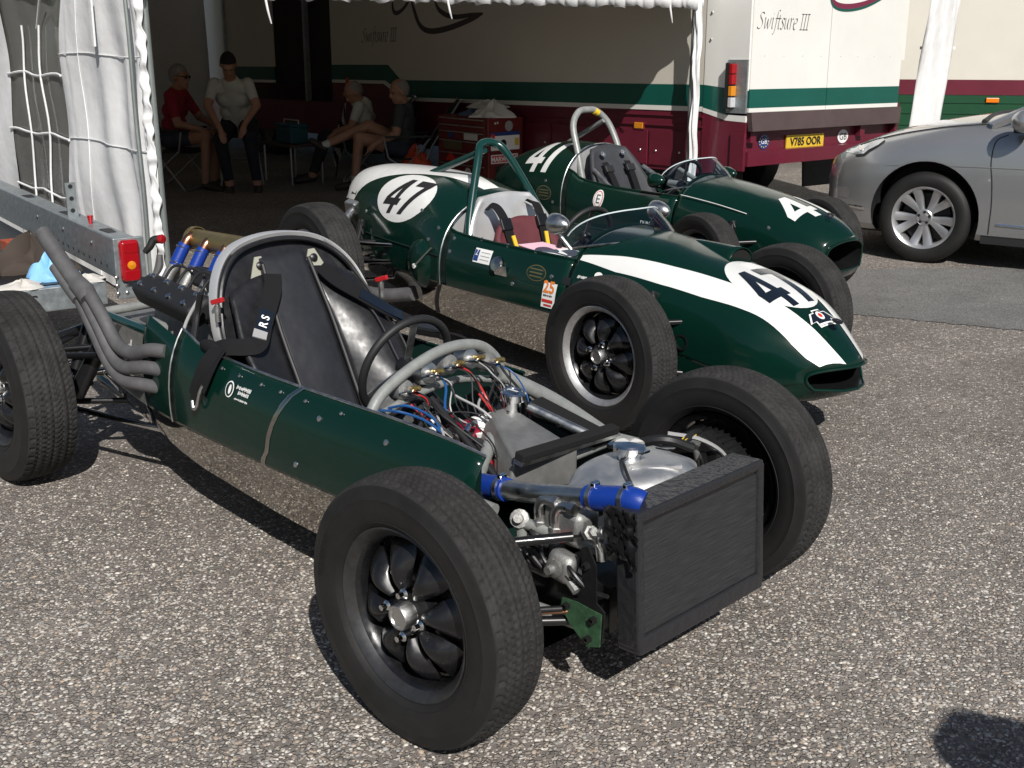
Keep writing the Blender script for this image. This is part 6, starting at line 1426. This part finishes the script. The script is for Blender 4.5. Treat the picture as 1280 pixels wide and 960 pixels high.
# ------------------------------------------------------------------ tool chest against the truck, clothes on it
mat('chest_red', (.13, .015, .013), .4, coat=.3, var=.2, vscale=8)
TC = empty('tool_chest', (-.233, 11.197, 0), R(129.5), 'red metal tool chest covered in stickers against the truck', 'tool chest')
MB().box((.41, -.22, .45), (.82, .44, .72)).build('cabinet', M['chest_red'], TC, smooth=0, bevel=.006)
for k, (z, h_) in enumerate(((.765, .055), (.70, .055), (.625, .08), (.52, .11), (.405, .10), (.27, .15))):
    dr = MB().box((.41, .006, z), (.74, .012, h_)).build('drawer', M['chest_red'], TC, smooth=0, bevel=.003)
    MB().box((.41, .014, z+h_/2-.006), (.72, .02, .010)).build('drawer_handle', M['satin_alu'], dr, smooth=0)
for x in (.06, .76):
    for y in (-.06, -.38): MB().lathe([(.045, -.015), (.045, .015)], (x, y, .045), (0, 1, 0), 16, caps=True).build('castor', M['rubber'], TC)
# stickers: drawer front and end panel
XN = (-1, 0, 0); EY = (0, -1, 0)
flat_poly([(0, 0), (.08, 0), (.08, .045), (0, .045)], (.62, .016, .60), XN, UZ, M['blue_print'], 'sticker', TC, off=.002)
flat_poly([(0, 0), (.22, 0), (.22, .07), (0, .07)], (.36, .016, .59), XN, UZ, M['rag_white'], 'sticker', TC, off=.002)
flat_poly([(0, 0), (.30, 0), (.30, .08), (0, .08)], (.70, .016, .485), XN, UZ, M['gold_print'], 'sticker', TC, off=.002)
flat_poly([(0, 0), (.10, .09), (.2, 0)], (.68, .016, .37), XN, UZ, M['red_print'], 'sticker', TC, off=.002)
flat_poly(circ(.05, 20), (.30, .016, .27), XN, UZ, M['rag_white'], 'sticker', TC, off=.002)
ep = (-.0, 0, 0)
s_ = flat_poly([(0, 0), (.36, 0), (.36, .17), (0, .17)], (0, -.035, .50), EY, UZ, M['paper'], 'sticker', TC, off=.002)
flat_poly([(0, 0), (.36, 0), (.36, .035), (0, .035)], (0, -.035, .64), EY, UZ, M['blue_print'], 'sticker_print', s_, off=.004)
flat_poly(circ(.038, 20), (0, -.19, .565), EY, UZ, M['black_print'], 'sticker_print', s_, off=.004)
flat_poly([(0, 0), (.05, 0), (.05, .07), (0, .07)], (0, -.335, .54), EY, UZ, M['yellow'], 'sticker_print', s_, off=.004)
flat_poly([(0, 0), (.04, 0), (.04, .06), (0, .06)], (0, -.04, .60), EY, UZ, M['red_print'], 'sticker_print', s_, off=.0055)
s_ = flat_poly([(0, 0), (.34, 0), (.34, .085), (0, .085)], (0, -.035, .375), EY, UZ, M['paper'], 'sticker', TC, off=.002)
flat_poly([(0, 0), (.32, 0), (.32, .065), (0, .065)], (0, -.045, .385), EY, UZ, M['red_print'], 'sticker_print', s_, off=.004)
flat_text('MARWOOD', (0, -.205, .395), EY, UZ, .062, M['paper'], 'sticker_lettering', s_, off=.0065, align='CENTER', bold=.002)
flat_poly([(0, 0), (.10, 0), (.10, .10), (0, .10)], (0, -.09, .25), EY, UZ, M['black_print'], 'sticker', TC, off=.002)
for y, z in ((-.09, .76), (-.12, .765)): MB().ell((-.002, y, z), (.004, .012, .012), n=8, m=5).build('lid_stud', M['rag_white'], TC)
flat_poly(circ(.05, 18), (0, -.26, .73), EY, UZ, M['wire_grey'], 'sticker', TC, off=.002)
def on_chest(x, y, z): return TC.matrix_basis @ Vector((x, y, z))
rumpled('folded_shirt', on_chest(.40, -.24, .812), (.24, .15), 'denim', 21, 'dark blue folded shirt on top of the tool chest', 'shirt', h=.09, amp=.2)
rumpled('folded_shirt', on_chest(.36, -.28, .885), (.20, .12), 'rag_white', 22, 'pale grey shirt on the dark blue one atop the tool chest', 'shirt', h=.06, amp=.2)
rumpled('towel', on_chest(.10, -.16, .812), (.19, .13), 'rag_white', 27, 'white towel crumpled at the corner of the tool chest', 'towel', h=.12)
mat('bag_orange', (.55, .07, .03), .6, bump=.004, bscale=30)
bgp = on_chest(1.15, .05, 0)
BG = empty('kit_bag', (bgp.x, bgp.y, 0), R(129.5), 'orange and white kit bag between folding chair and tool chest', 'bag')
o = rumpled('bag_body', (0, 0, .0), (.26, .17), 'rag_white', 31, '', '', h=.34, amp=.12); o.parent = BG; [o.__delitem__(k) for k in ('label', 'category') if k in o]
o = rumpled('bag_flap', (0, .0, .27), (.22, .14), 'bag_orange', 33, '', '', h=.16, amp=.15); o.parent = BG; [o.__delitem__(k) for k in ('label', 'category') if k in o]

# ------------------------------------------------------------------ folding chairs
mat('chair_cloth', (.018, .028, .024), .85, bump=.0006, bscale=300); mat('chair_tube', (.30, .31, .32), .35, .8)
def folding_chair(loc, rz, label, sz=.36, lean=.30, bh=.58, mt='chair_cloth'):
    """faces +x"""
    c = empty('folding_chair', (*loc, 0), rz, label, 'chair', 'folding chairs in the tent')
    for s in (-1, 1):
        y = s*.27
        MB().tube([(.26, y, .012), (-.22, y, sz+.20)], .011, 8).build('leg', M['chair_tube'], c)
        MB().tube([(-.28, y, .012), (.22, y, sz+.0), (.26, y, sz+.20)], .011, 8).build('leg', M['chair_tube'], c)
        MB().tube([(-.18, y, sz-.02), (-.24, y, sz+.12), (-.24-lean, y, sz+bh)], .012, 8).build('back_post', M['chair_tube'], c)
        MB().box((.0, y, sz+.215), (.50, .045, .022)).build('armrest', M['black_plastic'], c, smooth=0, bevel=.006)
    for x in (-.28, .26): MB().tube([(x, -.27, .014), (x, .27, .014)], .010, 8).build('foot_bar', M['chair_tube'], c)
    MB().tube([(-.24-lean, -.27, sz+bh), (-.24-lean, .27, sz+bh)], .012, 8).build('back_rail', M['chair_tube'], c)
    MB().loft([[(x, y, sz-.03*(1-(y/.26)**2)) for y in lin(-.26, .26, 9)] for x in lin(.24, -.2, 8)], False).build('seat', M[mt], c, solid=.012)
    MB().loft([[(-.21-(lean+.02)*f-.03*(1-(y/.26)**2), y, sz+.05+(bh-.06)*f) for y in lin(-.26, .26, 9)] for f in lin(0, 1, 8)], False).build('backrest', M[mt], c, solid=.012)
    return c
folding_chair((-3.60, 12.3), R(-15), 'folding chair under the person in the red shirt', sz=.42)
folding_chair((-1.10, 12.22), R(188), 'folding chair under the person in the dark grey shirt')
folding_chair((-1.62, 12.85), R(188), 'folding chair under the bald person in the white shirt')
sl = empty('stool', (-2.93, 12.45, 0), 0, 'dark stool under the person in the white polo shirt', 'stool')
MB().box((0, 0, .56), (.36, .34, .05)).build('seat', M['chair_cloth'], sl, smooth=0, bevel=.015)
for x in (-1, 1):
    for y in (-1, 1): MB().tube([(x*.19, y*.17, .0), (x*.14, y*.13, .54)], .012, 8).build('leg', M['chair_tube'], sl)
for y in (-1, 1): MB().tube([(-.165, y*.15, .28), (.165, y*.15, .28)], .010, 8).build('rung', M['chair_tube'], sl)
tb_ = empty('folding_table', (-2.45, 12.9, 0), R(129.5), 'low folding table in the shade between the seated people', 'table')
MB().box((0, 0, .42), (.7, .45, .025)).build('table_top', M['truck_brown'], tb_, smooth=0)
for x in (-.3, .3):
    for y in (-.19, .19): MB().tube([(x, y, 0), (x, y, .41)], .012, 8).build('leg', M['chair_tube'], tb_)
mat('teal_box', (.012, .07, .09), .5)
cb_ = empty('cool_box', (-2.45, 12.9, .433), R(129.5), 'small teal cool box on the low folding table', 'box')
MB().box((0, 0, .09), (.34, .22, .18)).build('box_body', M['teal_box'], cb_, smooth=0, bevel=.015); MB().box((0, 0, .195), (.35, .23, .035)).build('lid', M['teal_box'], cb_, smooth=0, bevel=.01)
MB().tube([(-.16, 0, .17), (-.16, 0, .25), (.16, 0, .25), (.16, 0, .17)], .008, 6).build('handle', M['rag_white'], cb_)
um = empty('umbrella', (-2.05, 13.35, 0), 0, 'furled black and white striped umbrella leaning on the truck', 'umbrella')
mb = MB(); rings = []
for i in range(25):
    f = i/24; rings.append([((.012+.045*math.sin(min(1, f*1.25)*math.pi)**.8*(1+.12*math.sin(6*t+f*9)))*math.cos(t)+.14*f, (.012+.045*math.sin(min(1, f*1.25)*math.pi)**.8)*math.sin(t)+.04*f, .12+.72*f) for t in [2*math.pi*k/14 for k in range(14)]])
for i in range(24):
    b0 = len(mb.v); mb.mi = 0
    mb.loft(rings[i:i+2], True)
    for k in range(14): mb.m[-14+k] = ((k+i) // 3) % 2
mb.build('canopy', [M['black_cloth'], M['rag_white']], um)
MB().tube([(0, 0, .0), (.14, .04, .85), (.16, .045, 1.02)], .009, 8).build('shaft', M['dark_steel'], um); MB().tube([(.16, .045, .98), (.175, .05, 1.12)], .018, 8).build('handle', M['rust_red'], um)

# ------------------------------------------------------------------ people
mat('skin', (.36, .19, .125), .55, var=.12, vscale=12); mat('skin_tan', (.30, .15, .095), .55, var=.12, vscale=12); mat('shirt_red', (.24, .010, .025), .85, bump=.02, bscale=9); mat('shirt_white', (.50, .50, .46), .85, bump=.02, bscale=9)
mat('shirt_grey', (.045, .05, .052), .85, bump=.02, bscale=9); mat('shorts', (.03, .035, .05), .85); mat('trousers', (.012, .015, .022), .85, bump=.02, bscale=8); mat('shoe', (.03, .024, .02), .6); mat('sock', (.5, .5, .48), .9)
mat('hair_dark', (.012, .009, .008), .7, bump=.004, bscale=120); mat('hair_grey', (.22, .21, .20), .7, bump=.004, bscale=120); mat('eye_dark', (.01, .01, .01), .2)
def person(loc, J, cl, label, hair='hair_grey', bald=0.0, look=(1, 0, 0), glasses=False, skin='skin', vox=.0105, group='people resting in the tent', hat=False):
    """J: joint name -> world position; cl: region -> material; one continuous remeshed body"""
    o_ = Vector((*loc, 0)); G = {k: Vector(v)-o_ for k, v in J.items()}
    root = empty('person', o_, 0, label, 'person', group)
    mb = MB(); caps = []
    def limb(a_, b_, ra, rb, reg, sq=None):
        A, B = Vector(a_), Vector(b_); caps.append((A, B, ra, rb, reg))
        n = 8; P = []; Rr = []
        d = (B-A); L = d.length or 1e-6; d = d/L
        for i in range(5): t = math.pi/2*(1-i/4); P.append(A-d*ra*math.sin(t)); Rr.append(max(.001, ra*math.cos(t)))
        for i in range(1, n): f = i/n; P.append(A.lerp(B, f)); Rr.append(ra+(rb-ra)*f)
        for i in range(5): t = math.pi/2*i/4; P.append(B+d*rb*math.sin(t)); Rr.append(max(.001, rb*math.cos(t)))
        mb.tube(P, Rr, 14)
    look = Vector(look).normalized(); side = Vector((0, 0, 1)).cross(look); side = side.normalized(); upv = look.cross(side).normalized()
    sh = (G['ls']+G['rs'])/2
    # torso as several fat capsules so that it is wider than deep
    ax = (G['ls']-G['rs']).normalized()
    for f, wd, rr_ in ((.0, .10, .105), (.33, .075, .105), (.66, .09, .105), (.90, .115, .080)):
        c = G['pelvis'].lerp(sh, f); limb(c-ax*wd, c+ax*wd, rr_, rr_, 'torso' if f > .15 else 'hips')
    limb(G['pelvis'], sh, .115, .10, 'torso')
    limb(sh, G['head']-upv*.05, .062, .058, 'neck')
    for s in 'lr':
        limb(G[s+'s'], G[s+'e'], .062, .046, 'sleeve'); limb(G[s+'e'], G[s+'w'], .042, .030, 'arm')
        tk = 1.22 if cl_len(cl, 'short_len', 1.1) > 1 else 1.0
        limb(G['pelvis']+ax*(.09 if s == 'l' else -.09), G[s+'k'], .098, .066*tk, 'thigh'); limb(G[s+'k'], G[s+'a'], .060*tk, .040*tk, 'shin')
        td_ = Vector(J.get(s+'toe', (0, 0, 0)))-o_ if s+'toe' in J else G[s+'a']+look*.17-Vector((0, 0, .05))
        limb(G[s+'a']-Vector((0, 0, .03)), td_, .044, .036, 'foot')
        # hand: palm, four fingers, thumb
        fd = (G[s+'w']-G[s+'e']).normalized(); hd_ = (fd+Vector((0, 0, -.5))).normalized(); sd_ = hd_.cross(Vector((0, 0, 1))); sd_ = sd_.normalized() if sd_.length > .1 else Vector((1, 0, 0))
        pc = G[s+'w']+hd_*.055; limb(G[s+'w'], pc+hd_*.02, .030, .034, 'hand')
        for q, ln in zip((-1.5, -.5, .5, 1.5), (.062, .075, .078, .060)):
            b0 = pc+sd_*q*.021+hd_*.03; m0 = b0+hd_*ln*.55; e0 = m0+(hd_+Vector((0, 0, -.7))).normalized()*ln*.5; limb(b0, m0, .0105, .010, 'hand'); limb(m0, e0, .010, .0085, 'hand')
        tb0 = G[s+'w']+hd_*.03; limb(tb0, tb0+(hd_*.6-sd_*.8).normalized()*.06, .014, .011, 'hand')
    hc = G['head']
    def hp(x, y, z): return hc+look*x+side*y+upv*z
    Mh = Matrix((look, side, upv)).transposed()
    mb.ell(hp(-.01, 0, .03), (.098, .078, .105), Mh); caps.append((hp(0, 0, .03), hp(0, 0, .031), .10, .10, 'head'))
    mb.ell(hp(.03, 0, -.045), (.068, .060, .075), Mh); mb.ell(hp(.075, 0, -.085), (.028, .034, .028), Mh)
    mb.tube([hp(.085, 0, .03), hp(.112, 0, -.012), hp(.095, 0, -.022)], [.010, .017, .012], 8); mb.ell(hp(.082, 0, .045), (.02, .055, .014), Mh); mb.ell(hp(.092, 0, -.05), (.014, .026, .008), Mh)
    for q in (-1, 1): mb.ell(hp(-.01, q*.08, .0), (.022, .012, .034), Mh)
    b = mb.build('body', M[skin], root, smooth=0)
    rm = b.modifiers.new('r', 'REMESH'); rm.mode = 'VOXEL'; rm.voxel_size = vox
    sm = b.modifiers.new('s', 'SMOOTH'); sm.iterations = 2; sm.factor = .5
    baked(b); me = b.data
    names = list(dict.fromkeys([skin]+list(cl.values())+['shoe'])); me.materials.clear()
    for q in names: me.materials.append(M[q])
    A = np.array([c[0] for c in caps]); Bq = np.array([c[1] for c in caps]); ra = np.array([c[2] for c in caps]); rb = np.array([c[3] for c in caps])
    nP = len(me.polygons); ctr = np.empty(nP*3); me.polygons.foreach_get('center', ctr); ctr = ctr.reshape(-1, 3)
    d = Bq-A; L2 = (d*d).sum(1)+1e-12
    t = np.clip(((ctr[:, None]-A[None])*d[None]).sum(2)/L2, 0, 1); dist = np.linalg.norm(ctr[:, None]-(A[None]+d[None]*t[..., None]), axis=2)-(ra+(rb-ra)*t)
    k = dist.argmin(1); tt = t[np.arange(nP), k]; idx = np.zeros(nP, int)
    for i in range(nP):
        reg = caps[k[i]][4]; m_ = cl.get(reg)
        if reg == 'sleeve': m_ = cl['torso'] if tt[i] < cl_len(cl, 'sleeve_len', .7) else None
        if reg == 'thigh': m_ = cl['hips'] if tt[i] < cl_len(cl, 'short_len', 1.1) else None
        if reg == 'shin': m_ = cl['hips'] if cl_len(cl, 'short_len', 1.1) > 1 and tt[i] < .93 else ('sock' if tt[i] > .88 and 'sock' in names else None)
        if reg == 'foot': m_ = 'shoe'
        if reg == 'neck': m_ = cl['torso'] if tt[i] < .25 else None
        idx[i] = names.index(m_) if m_ else 0
    me.polygons.foreach_set('material_index', idx.astype(np.int32)); me.polygons.foreach_set('use_smooth', np.ones(nP, bool)); me.update()
    # hair shell
    hm = MB(); rings = []
    for i in range(11):
        f = i/10; el = math.pi/2*(1-f*1.55) if not bald else math.pi/2*(.45-f*1.0); ring = []
        for q in range(28):
            t_ = 2*math.pi*q/28; front = max(0, math.cos(t_)); e2 = max(el, math.pi/2*(.42 if not bald else .9)*front**.6-.15) if front > .0 else el
            ring.append(hp(-.012+.104*math.cos(e2)*math.cos(t_), .083*math.cos(e2)*math.sin(t_)*(.2 if bald and front > .3 else 1), .032+.110*math.sin(e2)))
        rings.append(ring)
    hm.loft(rings, True, not bald).build('hair', M[hair], root, smooth=70)
    for q in (-1, 1): MB().ell(hp(.084, q*.031, .016), (.006, .010, .0045), Mh, n=10, m=8).build('eye', M['eye_dark'], root)
    if hat:
        MB().lathe([(.001, .135), (.06, .130), (.092, .10), (.098, .06), (.150, .045), (.152, .038), (.09, .045)], hc, upv, 28).build('hat', M['shirt_grey'], root)
    if glasses:
        g_ = MB()
        for q in (-1, 1): g_.ell(hp(.098, q*.034, .016), (.008, .028, .020), Mh, n=12, m=8); g_.tube([hp(.09, q*.066, .025), hp(-.01, q*.086, .02)], .004, 6)
        g_.tube([hp(.102, -.01, .02), hp(.102, .01, .02)], .004, 6); g_.build('glasses', M['eye_dark'], root)
    return root
def cl_len(cl, k, d): return CLLEN.get((id(cl), k), d)
CLLEN = {}
def clothes(torso, hips, sleeve=.7, short=1.1, sock=False):
    c = {'torso': torso, 'hips': hips}
    if sock: c['sock'] = 'sock'
    CLLEN[(id(c), 'sleeve_len')] = sleeve; CLLEN[(id(c), 'short_len')] = short; KEEP.append(c); return c
KEEP = []
person((-3.58, 12.3), dict(pelvis=(-3.60, 12.30, .53), ls=(-3.50, 12.46, .98), rs=(-3.54, 12.10, .98), head=(-3.47, 12.25, 1.155), le=(-3.36, 12.52, .74), re=(-3.46, 12.02, .70), lw=(-3.16, 12.36, .66), rw=(-3.24, 12.10, .64),
    lk=(-3.17, 12.36, .55), rk=(-3.20, 12.12, .56), la=(-3.20, 12.36, .09), ra=(-3.24, 12.10, .09)), clothes('shirt_red', 'shorts', .8, .62), 'person in a red shirt and shorts with sunglasses on a folding chair', look=(1, -.15, -.12), glasses=True, hair='hair_grey', skin='skin_tan')
person((-2.93, 12.4), dict(pelvis=(-2.93, 12.48, .66), ls=(-2.75, 12.22, 1.10), rs=(-3.10, 12.22, 1.10), head=(-2.90, 12.05, 1.285), le=(-2.66, 12.16, .88), re=(-3.16, 12.12, .88), lw=(-2.76, 12.0, .70), rw=(-3.00, 11.92, .66),
    lk=(-2.72, 12.02, .56), rk=(-3.03, 12.02, .54), la=(-2.68, 12.05, .09), ra=(-2.96, 12.0, .09)), clothes('shirt_white', 'trousers', .72, 1.1), 'person in a white polo shirt and dark trousers perched on a stool, head bowed', look=(.25, -1, -1.0), hair='hair_dark')
person((-1.15, 12.25), dict(pelvis=(-1.14, 12.25, .43), ls=(-1.16, 12.06, .84), rs=(-1.10, 12.42, .84), head=(-1.17, 12.19, 1.01), le=(-1.20, 11.98, .60), re=(-1.2, 12.5, .6), lw=(-1.42, 11.98, .50), rw=(-1.42, 12.3, .55),
    lk=(-1.60, 12.12, .55), rk=(-1.52, 12.32, .66), la=(-1.66, 12.08, .10), ra=(-1.98, 12.16, .47), ltoe=(-1.84, 12.05, .045), rtoe=(-2.10, 12.12, .52)), clothes('shirt_grey', 'shorts', .75, .40, True), 'person in a dark grey shirt and shorts sitting with one bare leg crossed', look=(-1, -.35, -.35), hair='hair_grey', bald=1)
person((-1.6, 12.85), dict(pelvis=(-1.60, 12.85, .43), ls=(-1.66, 12.66, .84), rs=(-1.62, 13.02, .84), head=(-1.72, 12.78, .97), le=(-1.74, 12.58, .62), re=(-1.8, 13.05, .6), lw=(-1.92, 12.62, .56), rw=(-1.95, 12.85, .56),
    lk=(-2.06, 12.72, .50), rk=(-2.08, 12.95, .50), la=(-2.20, 12.66, .10), ra=(-2.22, 12.92, .10), ltoe=(-2.38, 12.62, .045), rtoe=(-2.40, 12.88, .045)), clothes('shirt_white', 'trousers', .7, 1.1), 'bald person in a white shirt and dark trousers looking down at the lap', look=(-1, -.35, -.8), hair='hair_grey', bald=1)
# onlooker standing outside the picture; only the shadow of the head reaches the paving in view
bx, by = 1.585, .385
person((bx, by), dict(pelvis=(bx, by, .96), ls=(bx+.02, by+.19, 1.44), rs=(bx+.02, by-.19, 1.44), head=(bx, by, 1.63), le=(bx+.04, by+.25, 1.16), re=(bx+.04, by-.25, 1.16), lw=(bx-.06, by+.24, .93), rw=(bx-.06, by-.24, .93),
    lk=(bx, by+.10, .50), rk=(bx, by-.10, .50), la=(bx+.02, by+.11, .09), ra=(bx+.02, by-.11, .09)), clothes('shirt_grey', 'trousers', .7, 1.1), 'standing person in a sun hat whose shadow falls on the foreground paving', look=(-.6, 1, -.1), hair='hair_dark', group=None, hat=True)
